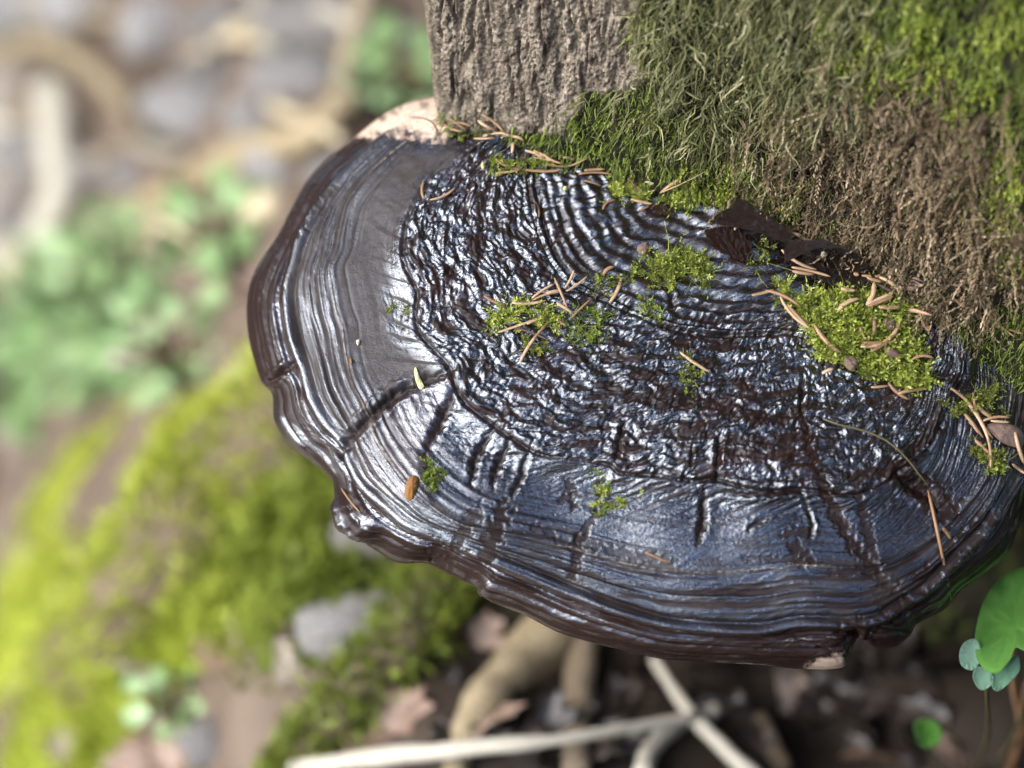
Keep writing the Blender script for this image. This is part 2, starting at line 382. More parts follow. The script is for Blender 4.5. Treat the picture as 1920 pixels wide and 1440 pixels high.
# --- relief (metres)
d2, d3, d4 = dR[2].ravel(), dR[3].ravel(), dR[4].ravel()
d1 = dR[1].ravel()
z12 = sstep(.75, 1.15, vf) * (1 - sstep(2.0, 2.10, vf)); z01 = 1 - sstep(.85, 1.05, vf)
z23 = sstep(2.0, 2.12, vf) * (1 - sstep(2.8, 3.1, vf)); z34 = sstep(2.8, 3.05, vf) * (1 - sstep(3.85, 4.0, vf)); z45 = sstep(3.95, 4.1, vf)
wx, wy = px * MM, py * MM
warp = 2.2 * fbm(wx / 14, wy / 14, 0, 31, 2)
warp2 = 2.2 * fbm(wx / 14, wy / 14, 0, 37, 2)
rel = np.zeros_like(vf)
swell = fbm((af + 1.6 * warp) / 7.5, (bf + 1.6 * warp2) / 4.8, 0, 1, 2, .45)
crease = np.abs(fbm((af + warp * 1.5) / 5.5, (bf + warp2) / 3.2, 0, 2, 2))
fine = fbm(wx / 1.6, wy / 1.6, 0, 3, 2)
conc = np.sin(2 * math.pi * (bf + 1.6 * fbm(af / 16, bf / 16, 0, 4, 2)) / 7.2)
rel += z12 * (1.15 * swell + .16 * conc - .55 * (1 - sstep(0, .32, crease)) + (.10 * fine))
rel += z01 * (.36 * np.sin(2 * math.pi * (d1 + 3.0 * fbm(af / 14, bf / 14, 0, 6, 2)) / 6.6) + .38 * perlin(af / 2.6, bf / 9, 0, 7) + .5 * swell)
radial = perlin((af + .6 * warp) / 3.6, bf / 34, 0, 9)
inner23 = 1 - sstep(2.1, 2.75, vf)
rel += z23 * (.30 * swell * inner23 + .42 * radial * (.35 + .65 * inner23) + .14 * perlin(af / 40, bf / 1.1, 0, 10) + .28 * perlin(af / 70, (bf + .3 * warp) / 3.2, 0, 57) * (1 - inner23) + .05 * fine - .22 * inner23 * (1 - sstep(0, .2, crease)))
band34 = perlin(af / 80, (bf + .35 * warp) / 2.4, 0, 58)
rel += z34 * (.16 * radial + .25 * perlin(af / 55, bf / 1.2, 0, 11) + .75 * band34 + .05 * fine)
tick = perlin((af + .5 * warp) / 1.15, bf / 7, 0, 12)
rel += z45 * (.34 * tick * sstep(-.1, .3, perlin(af / 12, bf / 6, 0, 46)) * (1 - sstep(4.6, 4.95, vf)) + .22 * swell + .08 * fine + .7 * perlin(af / 70, bf / 2.0, 0, 13))
# left lobe: the smooth matte field loses its wrinkles
bloom_poly = [(800, 260), (730, 300), (670, 380), (640, 470), (625, 560), (650, 660), (690, 735), (740, 735), (810, 700), (770, 640), (730, 600), (735, 500), (745, 430), (790, 350), (880, 290)]
bd, _ = seg_dist(X, bloom_poly + bloom_poly[:1]); bi = inside(X, bloom_poly)
sdb = np.where(bi, -bd, bd) + 26 * fbm(px / 60, py / 60, 0, 14, 3)
bloom = 1 - sstep(-26, 22, sdb)
rel *= 1 - .72 * bloom
# ring 2: shoulder and dark groove; ring 1 grooves; ring 4 roll between two grooves
amp = .75 + .45 * perlin(uf * 21, 0 * uf, .7, 15)
rel += np.clip(amp, .25, 1.5) * (-1.9 * gauss(d2 - .4, 1.0) + .8 * gauss(d2 + 3.0, 2.2))
g1 = sstep(.02, .1, uf) * (1 - sstep(.80, .9, uf))
rel += g1 * (-1.3 * gauss(d1, .8) - 1.0 * gauss(d1 - 3.4, .7) + .7 * gauss(d1 - 1.7, .9) - .9 * gauss(d1 + 5.2, .8))
amp4 = .9 + .35 * perlin(uf * 30, 0 * uf, .2, 16)
rel += amp4 * (1.5 * gauss(d4, 1.7) - 1.7 * gauss(d4 - 3.8, 1.1) - 1.5 * gauss(d4 + 3.6, 1.2))
rim = dR[5].ravel()
for f, dep, s in ((.30, 1.0, .7), (.56, 1.5, .8), (.80, 1.1, .6)):
    rr = row_of(4 + f); dd = (b_mm - b_mm[rr][None]).ravel() + .8 * perlin(uf * 40, 0 * uf, f * 9, 18)
    rel += -dep * gauss(dd, s) * np.clip(.8 + .6 * perlin(uf * 24, 0 * uf, f * 5, 19), 0, 1.3)
rel += .28 * gauss(d3, .35)
for k, off in enumerate((-7.5, 4.6, 9.5)):
    rel += -.42 * gauss(d3 - off - 1.2 * perlin(uf * 18, 0 * uf, k + .5, 20), .55) * np.clip(.5 + perlin(uf * 11, 0 * uf, k + .2, 21), 0, 1)
# --- traced cracks: polyline, half width px, depth mm
cracks = [([(636, 868), (655, 830), (690, 785), (745, 740), (790, 718), (850, 692)], 8, 3.2), ([(550, 676), (525, 700), (500, 722)], 5, 2.6),
    ([(1345, 902), (1347, 850), (1352, 812)], 5, 2.0), ([(1506, 700), (1503, 772)], 4, 1.5), ([(1298, 836), (1296, 876)], 3, 1.0), ([(1153, 868), (1160, 840), (1168, 800), (1172, 790)], 5, 1.5), ([(1172, 800), (1205, 838)], 3, .9),
    ([(1240, 520), (1262, 560), (1268, 585), (1330, 600), (1370, 598), (1420, 600), (1480, 596)], 5, 1.6), ([(1290, 560), (1350, 585), (1400, 577), (1470, 583)], 4, 1.3), ([(1150, 560), (1215, 590), (1290, 625), (1400, 625), (1500, 618)], 5, 1.3),
    ([(930, 795), (895, 855), (885, 910)], 6, 1.1), ([(965, 812), (935, 870), (925, 915)], 6, 1.1), ([(990, 845), (975, 900), (960, 930)], 5, 1.0), ([(860, 720), (828, 790), (800, 850)], 7, 1.2),
    ([(1010, 355), (1015, 405), (1033, 460), (1062, 508), (1075, 530)], 4, 2.0), ([(1052, 388), (1060, 430), (1085, 475), (1120, 510)], 5, 1.4), ([(1085, 420), (1120, 470), (1150, 495)], 3, .9), ([(1120, 400), (1165, 445), (1190, 470)], 3, .9),
    ([(1440, 1185), (1500, 1200), (1560, 1225), (1578, 1250)], 3, .8), ([(1500, 1190), (1560, 1200), (1590, 1222)], 3, .8), ([(1613, 1196), (1660, 1185), (1705, 1190)], 4, 1.4), ([(1672, 1155), (1685, 1185)], 4, 1.2),
    ([(1684, 870), (1700, 905), (1740, 925), (1760, 955)], 9, 2.4), ([(1360, 925), (1420, 928), (1520, 920)], 4, 1.2), ([(1495, 905), (1520, 970), (1522, 1000), (1515, 1010)], 4, .8), ([(1320, 920), (1318, 985), (1308, 1010)], 6, .9), ([(1406, 995), (1410, 985), (1440, 970)], 4, .9)]
crk = np.zeros_like(vf)
for P, wd, dep in cracks:
    P = catmull(P, 10); ids = near(X, P, wd * 5); Y = X[ids]
    jit = np.stack([perlin(Y[:, 0] / 13, Y[:, 1] / 13, 0, 23), perlin(Y[:, 0] / 13, Y[:, 1] / 13, 0, 24)], 1) * wd * .9
    d, t = seg_dist(Y + jit, P); e = np.sin(np.clip(t, .03, .97) * math.pi)**.5
    g = gauss(d, wd * (.45 + .55 * e)) * e
    rel[ids] += -dep * g + .25 * dep * gauss(d - wd * 2.2, wd) * e
    crk[ids] = np.maximum(crk[ids], g)
# the reddish front-left lobe stands a little proud of the crease
lobe = [(660, 830), (700, 790), (760, 750), (850, 705), (820, 780), (790, 850), (800, 930), (740, 930), (690, 890)]
ld, _ = seg_dist(X, lobe + lobe[:1]); li = inside(X, lobe); lob = 1 - sstep(-12, 26, np.where(li, -ld, ld))
rel += 1.6 * lob
# black knob on the rim and little bumps
def knob(cx, cy, r, a): return a * gauss(np.hypot(px - cx, py - cy), r)
rel += knob(655, 975, 26, 8.0) + knob(690, 992, 22, 6.5) + knob(640, 945, 18, 5) + knob(905, 1112, 22, 2.2)
kn = gauss(np.hypot(px - 668, py - 980), 46); rel += kn * 1.0 * fbm(wx / 2.6, wy / 2.6, 0, 26, 2)
# --- colour / gloss masks
dullp = fbm((af + warp * 2.2) / 17, (bf + warp2 * 1.1) / 4.6, 0, 40, 4, .62) + .35 * fbm(px / 150, py / 110, 0, 56, 2)
dull = z12 * sstep(.10, .34, dullp) * .95
trough = sstep(.25, .8, -swell) * z12; dull = np.maximum(dull, .75 * trough)
streak = perlin((af + warp * .6) / 3.2, bf / 30, 0, 41)
dull = np.maximum(dull, z23 * sstep(.16, .36, streak) * (.2 + .8 * inner23) * .9)
dull = np.maximum(dull, z34 * sstep(.0, .30, -band34 + .25 * perlin(af / 12, bf / 2.0, 0, 42)) * .9)
dull = np.maximum(dull, z23 * (1 - inner23) * sstep(.12, .36, perlin(af / 60, (bf + .4 * warp) / 2.2, 0, 59) + .35 * fbm(px / 50, py / 50, 0, 59, 3)) * .55)
dull = np.maximum(dull, z45 * sstep(-.22, .14, perlin(af / 60, bf / 1.9, 0, 43) + .45 * fbm((af + warp) / 14, bf / 14, 0, 44, 3)) * .92)
dull = np.maximum(dull, z01 * sstep(.1, .4, fbm(af / 8, bf / 6, 0, 45, 2)) * .7)
dull = np.maximum(dull, crk)
dull = np.maximum(dull, gauss(d2 - .2, 1.5) * .9 * np.clip(amp, 0, 1))
streaks = [([(1500, 776), (1535, 887), (1582, 992), (1652, 1079), (1690, 1120)], 11, .95), ([(1547, 922), (1611, 1035), (1650, 1080)], 13, .9), ([(1612, 935), (1630, 1010), (1640, 1050)], 11, .8), ([(945, 955), (925, 1010), (912, 1050)], 18, .95), ([(890, 960), (870, 1000), (850, 1030)], 16, .85),
    ([(1090, 1005), (1082, 1050), (1075, 1085)], 11, .9), ([(1130, 925), (1105, 985), (1070, 1030)], 8, .8), ([(1065, 900), (1072, 930), (1078, 955)], 9, .8), ([(1050, 935), (1085, 925)], 6, .8), ([(1320, 930), (1316, 985), (1308, 1015)], 9, .85),
    ([(1690, 890), (1745, 925), (1780, 960)], 26, .95), ([(1600, 900), (1690, 870)], 16, .9), ([(1755, 800), (1710, 846)], 16, .9), ([(1490, 1025), (1500, 1045), (1520, 1050)], 14, .9), ([(1470, 1000), (1520, 995)], 8, .8), ([(1790, 710), (1808, 720)], 14, .9),
    ([(1130, 720), (1200, 745), (1290, 750)], 16, .9), ([(1290, 745), (1370, 760)], 15, .9), ([(1370, 775), (1480, 790)], 12, .9), ([(1360, 820), (1480, 835)], 10, .85), ([(1360, 840), (1450, 855)], 9, .85), ([(1215, 800), (1260, 808)], 9, .85), ([(1290, 812), (1340, 815)], 8, .85),
    ([(1150, 905), (1230, 915), (1290, 925)], 9, .5), ([(1600, 1185), (1680, 1190), (1700, 1160), (1660, 1110)], 26, .9), ([(1720, 1100), (1790, 1040), (1850, 970)], 20, .95), ([(1560, 1075), (1630, 1068)], 7, .8), ([(1400, 1045), (1500, 1050)], 7, .6), ([(1090, 1015), (1180, 1040), (1260, 1055)], 11, .6), ([(1000, 985), (1060, 1015)], 8, .6),
    ([(560, 400), (515, 500), (500, 560)], 22, .75), ([(610, 345), (565, 410)], 20, .8), ([(820, 1035), (870, 1060), (900, 1085)], 22, .9), ([(1060, 480), (1110, 510), (1150, 480), (1180, 445)], 18, .6), ([(1200, 420), (1260, 440), (1330, 470)], 26, .5)]
for P, wd, a in streaks:
    P = catmull(P, 8); ids = near(X, P, wd * 3); Y = X[ids]
    jit = np.stack([fbm(Y[:, 0] / 16, Y[:, 1] / 16, 0, 27, 3), fbm(Y[:, 0] / 16, Y[:, 1] / 16, 0, 28, 3)], 1) * wd * 1.1
    d, t = seg_dist(Y + jit, P)
    g = (1 - sstep(wd * .55, wd * 1.15, d)) * a
    dull[ids] = np.maximum(dull[ids], g); rel[ids] -= .35 * g
pale_poly = [(850, 165), (770, 180), (700, 215), (650, 262), (690, 262), (760, 245), (800, 262), (850, 248), (910, 245), (960, 262), (960, 230)]
pd, _ = seg_dist(X, pale_poly + pale_poly[:1]); pi_ = inside(X, pale_poly)
pale = 1 - sstep(-9, 8, np.where(pi_, -pd, pd) + 22 * fbm(px / 40, py / 40, 0, 47, 4, .6))
for cx, cy, rx, ry in ((715, 220, 9, 6), (795, 195, 8, 5), (770, 252, 24, 9), (722, 248, 26, 6), (840, 190, 5, 4)):
    pale *= 1 - .9 * gauss(np.hypot((px - cx) / rx, (py - cy) / ry) + .5 * fbm(px / 8, py / 8, 0, 48, 2), 1.0)
tip = [(1495, 1262), (1530, 1243), (1580, 1225), (1592, 1262)]
td, _ = seg_dist(X, tip + tip[:1]); ti = inside(X, tip)
pale = np.maximum(pale, .75 * (1 - sstep(-3, 6, np.where(ti, -td, td) + 8 * fbm(px / 10, py / 10, 0, 49, 3))))
rel *= 1 - .5 * pale
paleline = gauss(d3 + .9 * perlin(uf * 60, 0 * uf, .1, 50), .24) * sstep(-.1, .35, perlin(uf * 14, 0 * uf, .4, 51) + .12) * sstep(-.35, .2, perlin(uf * 260, 0 * uf, .9, 55)) * .6
redm = np.maximum(lob, .6 * sstep(.1, .5, fbm(px / 120, py / 120, 0, 52, 2)) * (z12 + z01))
redm = np.maximum(redm, .5 * z45)
bloom = np.maximum(bloom, .75 * sstep(840, 690, px) * sstep(980, 820, py) * (z34 + .7 * z23) * (.6 + .4 * sstep(-.3, .3, fbm(px / 40, py / 70, 0, 69, 3))))
bloom = np.maximum(bloom * .95, .35 * z34 * sstep(0, .4, fbm(px / 90, py / 40, 0, 53, 2)))
# --- place: the slow height moves points along their sight lines, relief along the cap's normal
G = on_cap(X, h).reshape(nV, nU, 3)
Nn = norm(np.cross(np.gradient(G, axis=1), np.gradient(G, axis=0))); Nn *= np.sign(Nn @ PN)[..., None]
edge = 1 - sstep(4.75, 5.0, VV)
G = G + Nn * (rel.reshape(nV, nU) * (.25 + .75 * edge) * .001)[..., None]
# rim roll and hidden flank into the wood
IN = norm(on_cap(rings[5], 0) - on_cap(rings[4], 0)); ker = np.ones(41) / 41
IN = norm(np.stack([np.convolve(np.pad(IN[:, k], 20, 'edge'), ker, 'valid') for k in range(3)], 1))   # outward in the plane
roll = []
for k in range(1, 7):
    a = k / 6 * math.pi * .55
    roll.append(G[-1] - PN * (.006 * math.sin(a)) - IN * (.014 * (1 - math.cos(a)) + .004 * k / 6) + .0006 * perlin(np.arange(nU) / 9, k * .7, 0, 54)[:, None] * IN)
inner = []
for k, dpt in enumerate((.030, .012)):                          # the cap continues into the trunk
    back = np.array([.25, .97, 0.05]); inner.append(G[0] + back * dpt)
full = np.concatenate([np.array(inner), G, np.array(roll)])
side = lambda c, s: c + np.array([.25 * s, .9, .05]) * .02
L = full[:, :1] + np.array([.018, .020, -.004]); Rr = full[:, -1:] + np.array([.03, .03, 0])
full = np.concatenate([L, full, Rr], 1)
nR, nC = full.shape[:2]
def pad(a, roll_v=None):
    a = a.reshape(nV, nU); a = np.vstack([a[:1], a[:1], a] + [a[-1:] if roll_v is None else np.full((1, nU), roll_v)] * 6)
    return np.hstack([a[:, :1], a, a[:, -1:]])
capV = full.reshape(-1, 3); capF = grid_faces(nR, nC)[:, ::-1]
cap_me = mesh_np('cap', capV, capF, {'dull': pad(dull), 'pale': pad(pale), 'bloom': pad(bloom), 'red': pad(redm), 'paleline': pad(paleline)})
c0 = G[row_of(1), nU // 2]
fungus = empty('bracket_fungus', (0, 0, 0), 'large dark wet bracket fungus with ringed glossy cap growing from the mossy trunk', 'fungus')
link('cap', cap_me, M['cap'], fungus)
# underside
last = full[-1]; back_line = full[1] + np.array([0, .01, -.065])
und = np.array([last * (1 - t) + back_line * t - np.array([0, 0, .012]) * math.sin(t * math.pi) for t in np.linspace(0, 1, 14)])
und = und[:, ::5]; nc = und.shape[1]
link('pore_surface', mesh_np('pore_surface', und.reshape(-1, 3), grid_faces(14, nc)[:, ::-1]), M['pore'], fungus)

fungus.location = c0
for ch in list(bpy.data.objects):
    if ch.parent == fungus: ch.location = -c0
capBVH = BVHTree.FromPolygons(capV[:].tolist(), capF.tolist())

# ------------------------------------------------------------------ the tree trunk
Acon = np.array([(815, 182), (870, 212), (920, 235), (985, 268), (1090, 298), (1180, 330), (1280, 355), (1380, 377), (1480, 415), (1560, 455), (1650, 492), (1760, 552), (1850, 583), (1930, 615), (2050, 672)], float)
Aw = on_cap(Acon, .004)
xl, yl = Aw[0, :2]; xr, yr = Aw[-1, :2]
plan = np.vstack([[(xl + .10, yl + .30), (xl + .035, yl + .19), (xl + .004, yl + .10), (xl - .004, yl + .045)], Aw[:, :2],
                  [(xr + .07, yr - .015), (xr + .15, yr + .02), (xr + .22, yr + .10), (xr + .23, yr + .22), (xr + .16, yr + .33), (xr + .03, yr + .39), (xr - .08, yr + .41)]])
pc = catmull(plan, 30, True); pc = np.vstack([pc, pc[:1]])
arcp = np.r_[0, np.cumsum(np.linalg.norm(np.diff(pc, axis=0), axis=1))]; PLEN = arcp[-1]
def s_at(p): return arcp[np.argmin(np.linalg.norm(pc[:-1] - p, axis=1))]
sA, sB, sC = s_at(Aw[0, :2]), s_at(Aw[5, :2]), s_at(Aw[-1, :2])
ctr = pc.mean(0)
def trunk_base(s, z):
    s = np.mod(s, PLEN)
    x = np.interp(s, arcp, pc[:, 0]); y = np.interp(s, arcp, pc[:, 1])
    e = .004
    tx = np.interp(np.mod(s + e, PLEN), arcp, pc[:, 0]) - np.interp(np.mod(s - e, PLEN), arcp, pc[:, 0])
    ty = np.interp(np.mod(s + e, PLEN), arcp, pc[:, 1]) - np.interp(np.mod(s - e, PLEN), arcp, pc[:, 1])
    nx, ny = ty, -tx; l = np.hypot(nx, ny) + 1e-9; nx /= l; ny /= l
    flare = .05 * sstep(-.02, -.3, z) ** 1.5 - .11 * sstep(.245, .12, z) * sstep(sA - .03, sA + .05, s) * (1 - sstep(sC - .02, sC + .08, s))
    taper = np.where(z > .5, -(z - .5) * .012, 0)
    x = x + nx * (flare + taper) - .085 * (z - .385) * (z > .0) * (z < 1.2) - .07 * (z >= 1.2)
    y = y + ny * (flare + taper) + .28 * np.clip(z - .36, -.06, 5)
    return x, y, nx, ny
scols = np.concatenate([np.linspace(sA - .06, sB, 430, endpoint=False), np.linspace(sB, sC + .05, 190, endpoint=False), np.linspace(sC + .05, sA - .06 + PLEN, 70, endpoint=False)])
zrows = np.concatenate([np.linspace(-.45, .16, 50, endpoint=False), np.linspace(.16, .24, 30, endpoint=False), np.linspace(.24, .50, 340, endpoint=False), .50 + np.linspace(0, 1, 40)**2 * 4.5])
SS, ZZ = np.meshgrid(scols, zrows)
s_, z_ = SS.ravel(), ZZ.ravel()
x_, y_, nx_, ny_ = trunk_base(s_, z_)
tp = project(np.stack([x_, y_, z_], 1))
BARK = [(700, -260), (1215, -260), (1200, 0), (1212, 140), (1120, 165), (1075, 190), (1058, 240), (990, 262), (880, 240), (700, 240)]
def moss_mask(p):
    d, _ = seg_dist(p, BARK + BARK[:1]); i = inside(p, BARK)
    return sstep(-18, 22, np.where(i, -d, d) + 40 * fbm(p[:, 0] / 60, p[:, 1] / 60, 0, 60, 3))
mossm = moss_mask(tp)
sm, zm = s_ * 1000, z_ * 1000
wp = 1.6 * fbm(sm / 9, zm / 9, 0, 61, 2)
fur = np.abs(fbm((sm + wp) / 9.0, (zm + 3 * wp) / 40, 0, 62, 2, .5))
ridge = sstep(0, .26, fur)
crackl = np.abs(perlin((sm + wp) / 4.6, (zm + 1.2 * wp) / 2.4, 0, 63)); crack2 = np.abs(perlin((sm + .5 * wp) / 3.2, (zm + .8 * wp) / 1.6, 0, 64))
disp = 3.0 * (ridge - .6) + .55 * fbm(sm / 3.2, zm / 2.6, 0, 65, 3, .6) - 1.7 * (1 - sstep(0, .13, crackl)) * (.5 + .5 * ridge) - 1.0 * (1 - sstep(0, .16, crack2))
lump = 5.0 * fbm(sm / 26, zm / 34, 0, 66, 3) + 1.2 * fbm(sm / 4, zm / 5, 0, 67, 2)
lump -= 4.0 * gauss(np.hypot((tp[:, 0] - 1600) / 150, (tp[:, 1] - 330) / 120), 1)
disp = disp * (1 - mossm) + lump * mossm
disp += 12 * fbm(sm / 260, zm / 300, 0, 68, 2) * sstep(.5, .9, z_)
dsc = disp * .001
trunkV = np.stack([x_ + nx_ * dsc, y_ + ny_ * dsc, z_], 1)
nc, nr = len(scols), len(zrows)
trunkF = grid_faces(nr, nc, True)
tree = empty('tree', (float(ctr[0]), float(ctr[1]), 0), 'mossy grey-brown tree trunk carrying the bracket fungus', 'tree')
tv = trunkV - np.array([ctr[0], ctr[1], 0])
link('trunk', mesh_np('trunk', tv, trunkF, {'moss': sstep(.35, 1, mossm), 'ridge': ridge}), M['bark'], tree)
def trunk_point(s, z, lift=0.0):
    """surface point, normal of the lumpy trunk at (s, z)"""
    x, y, nx, ny = trunk_base(s, z); sm, zm = s * 1000, z * 1000
    p = project(np.stack([x, y, z], 1)); m = moss_mask(p)
    lump = 5.0 * fbm(sm / 26, zm / 34, 0, 66, 3)
    lump -= 4.0 * gauss(np.hypot((p[:, 0] - 1600) / 150, (p[:, 1] - 330) / 120), 1)
    d = lump * m * .001 + lift
    return np.stack([x + nx * d, y + ny * d, z], 1), np.stack([nx, ny, 0 * nx], 1), p, m
tBVH = BVHTree.FromPolygons(trunkV.tolist(), trunkF.tolist())

# ------------------------------------------------------------------ ground and stream
def ground_z(x, y):
    x = np.asarray(x, float); y = np.asarray(y, float)
    z = -.68 * sstep(-.02, -.55, x + .10 * y) - .16 * sstep(.15, .75, y - .8 * np.maximum(x - .1, 0))
    z = z + .030 * fbm(x * 7, y * 7, 0, 70, 4) + .05 * fbm(x * 2.2, y * 2.2, 0, 71, 2)
    far = np.hypot(x, y - .4)
    z = z + .5 * sstep(1.9, 6, far) * (1.0 + .4 * fbm(x * .5, y * .5, 0, 72, 2))
    z = z + .34 * sstep(-.05, .2, x) * sstep(-.14, -.42, y)  # unseen mound below the frame, added to block front sky under the fungus
    return z
WATER = -.75
gx = np.concatenate([-60 + 58.6 * np.linspace(0, 1, 40)**.35, np.linspace(-1.4, 1.0, 181)[1:-1], 60 - 59 * np.linspace(1, 0, 40)**.35])
gx = np.unique(np.round(np.concatenate([np.linspace(-1.4, 1.0, 181), -1.4 - np.geomspace(.02, 60, 40), 1.0 + np.geomspace(.02, 60, 40)]), 5))
gy = np.unique(np.round(np.concatenate([np.linspace(-.9, 2.0, 201), -.9 - np.geomspace(.02, 60, 40), 2.0 + np.geomspace(.02, 60, 40)]), 5))
GX, GY = np.meshgrid(gx, gy)
gV = np.stack([GX.ravel(), GY.ravel(), ground_z(GX.ravel(), GY.ravel())], 1); gF = grid_faces(len(gy), len(gx))
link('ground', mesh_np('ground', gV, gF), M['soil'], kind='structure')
nw = 40
wx_, wy_ = np.meshgrid(np.linspace(-2.2, 1.6, nw), np.linspace(.2, 3.2, nw))
link('stream_water', mesh_np('stream_water', np.stack([wx_.ravel(), wy_.ravel(), np.full(nw * nw, WATER)], 1), grid_faces(nw, nw)), M['water'], kind='structure')
gBVH = BVHTree.FromPolygons(gV.tolist(), gF.tolist())
def cast(bvh, p):
    d = rays([p])[0]; d = d / np.linalg.norm(d)
    hit = bvh.ray_cast(Vector(CAM), Vector(d))
    return (None, None) if hit[0] is None else (np.array(hit[0]), np.array(hit[1]))
def on_ground(p, lift=0.0):
    h, n = cast(gBVH, p)
    h = h.copy(); h[2] = max(h[2], WATER) if lift >= 0 else h[2]
    return h + np.array([0, 0, lift])
def down(bvh, P, up=.2):
    h = bvh.ray_cast(Vector(P + np.array([0, 0, up])), Vector((0, 0, -1)))
    return None if h[0] is None else np.array(h[0])

# ------------------------------------------------------------------ moss builders
def strands(B, D, Bend, L, Wd, seg=3, curl=.10):
    n = len(B); t = np.linspace(0, 1, seg + 1); prof = np.interp(t, [0, .5, 1], [1, .85, .15])
    side = norm(np.cross(D, rng.normal(size=(n, 3))))
    P = B[:, None] + D[:, None] * (L[:, None] * t)[..., None] + Bend[:, None] * (L[:, None] * t**2)[..., None]
    wg = norm(rng.normal(size=(n, 3))); ph_ = rng.uniform(0, 6.3, n)
    P = P + wg[:, None] * (L[:, None] * curl * (np.sin(ph_[:, None] + t[None] * 6.5) - np.sin(ph_)[:, None]))[..., None]
    sv = side[:, None] * (Wd[:, None] * prof * .5)[..., None]
    V = np.stack([P - sv, P + sv], 2).reshape(-1, 3)
    base = (np.arange(n) * 2 * (seg + 1))[:, None]
    k = np.arange(seg) * 2
    F = np.stack([base + k, base + k + 1, base + k + 3, base + k + 2], -1).reshape(-1, 4)
    along = np.tile(np.repeat(t, 2), n)
    return V, F, along, 2 * (seg + 1)
def shoots(B, D, Bend, L, leafL, leafW, K=12, spread=.9, flat=None):
    n = len(B); t = np.linspace(.12, 1, K)
    P = B[:, None] + D[:, None] * (L[:, None] * t)[..., None] + Bend[:, None] * (L[:, None] * t**2)[..., None]
    T = norm(D[:, None] + 2 * Bend[:, None] * t[None, :, None])
    e1 = norm(np.cross(D, rng.normal(size=(n, 3)))); e1 = np.repeat(e1[:, None], K, 1); e2 = np.cross(T, e1)
    ph = np.arange(K)[None] * 2.4 + rng.uniform(0, 6.3, (n, 1)) if flat is None else (np.arange(K)[None] % 2) * math.pi + rng.normal(0, .35, (n, K))
    out = np.cos(ph)[..., None] * e1 + np.sin(ph)[..., None] * e2
    sp = spread * (1 - .55 * t)[None, :, None]
    ld = norm(T * (1 - sp * .6) + out * sp); sd_ = norm(np.cross(ld, T + .01 * out))
    l = leafL[:, None, None] * rng.uniform(.75, 1.2, (n, K, 1)) * (1 - .25 * t)[None, :, None]; wv = leafW[:, None, None]
    V = np.stack([P, P + ld * l * .45 + sd_ * wv * .5, P + ld * l, P + ld * l * .45 - sd_ * wv * .5], 2).reshape(-1, 3)
    F = np.arange(n * K * 4).reshape(-1, 4)
    al = np.tile(np.array([0, .4, 1, .4]), n * K) * .5 + np.tile(np.repeat(t, 4), n) * .5
    return V, F, al, K * 4
def moss_mesh(name, pieces):
    """pieces: (V, F, along, verts per piece, tint per piece)"""
    Vs, Fs, A, T, k = [], [], [], [], 0
    for V, F, al, per, tint in pieces:
        Vs.append(V); Fs.append(F + k); A.append(al); T.append(np.repeat(tint, per)); k += len(V)
    return mesh_np(name, np.vstack(Vs), np.vstack(Fs), {'along': np.concatenate(A), 'tint': np.clip(np.concatenate(T), 0, 1)})

# trunk moss: sampled over the whole mossy face, kinds by place
def trunk_samples(n):
    s = rng.uniform(sA - .02, sC + .12, n); z = np.where(rng.uniform(0, 1, n) < .82, rng.uniform(.23, .50, n), rng.uniform(-.16, .60, n))
    P, Nm, p, m = trunk_point(s, z, -.0008)
    k = (m > rng.uniform(.0, .55, n)); return P[k], Nm[k], p[k]
def region(p, blobs, soft=.35, seed=80):
    v = np.full(len(p), -9.0)
    for cx, cy, rx, ry in blobs: v = np.maximum(v, 1 - np.hypot((p[:, 0] - cx) / rx, (p[:, 1] - cy) / ry))
    return sstep(-soft, soft, v + .9 * fbm(p[:, 0] / 40, p[:, 1] / 40, 0, seed, 3))
HANG = [(1400, 60, 230, 190), (1300, -80, 240, 200), (1500, 180, 110, 90)]
BROWN = [(1640, 360, 210, 190), (1560, 300, 120, 120), (1760, 250, 110, 90), (1800, 450, 130, 120), (1820, 520, 120, 60), (1690, 460, 170, 90)]
GREEN = [(1735, 70, 38, 80), (1750, 130, 66, 30), (1640, 130, 40, 28), (1625, 40, 26, 30), (1790, 160, 50, 22), (1845, 75, 34, 40), (1385, 300, 36, 26), (1350, 345, 130, 26), (1440, 372, 60, 34), (1470, 400, 26, 22), (1225, 195, 24, 16), (1130, 350, 30, 20), (1890, 350, 46, 110), (1590, 90, 30, 20), (1555, 20, 30, 24), (1790, 210, 20, 26), (1895, 40, 44, 50), (1215, 40, 20, 20), (1900, 480, 24, 30), (1640, 230, 14, 14)]
def lateral(Nm): return np.stack([-Nm[:, 1], Nm[:, 0], 0 * Nm[:, 0]], 1)
DOWN = np.array([0, 0, -1.0])
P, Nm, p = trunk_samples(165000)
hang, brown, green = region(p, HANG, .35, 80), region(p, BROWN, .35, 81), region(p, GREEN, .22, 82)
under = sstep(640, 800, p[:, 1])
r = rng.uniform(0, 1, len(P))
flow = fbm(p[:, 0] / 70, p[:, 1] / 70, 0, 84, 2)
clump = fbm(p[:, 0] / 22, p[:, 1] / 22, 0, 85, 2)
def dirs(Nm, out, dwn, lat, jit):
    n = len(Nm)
    return norm(Nm * out + DOWN * dwn + lateral(Nm) * np.reshape(lat, (-1, 1)) + rng.normal(0, jit, (n, 3)))
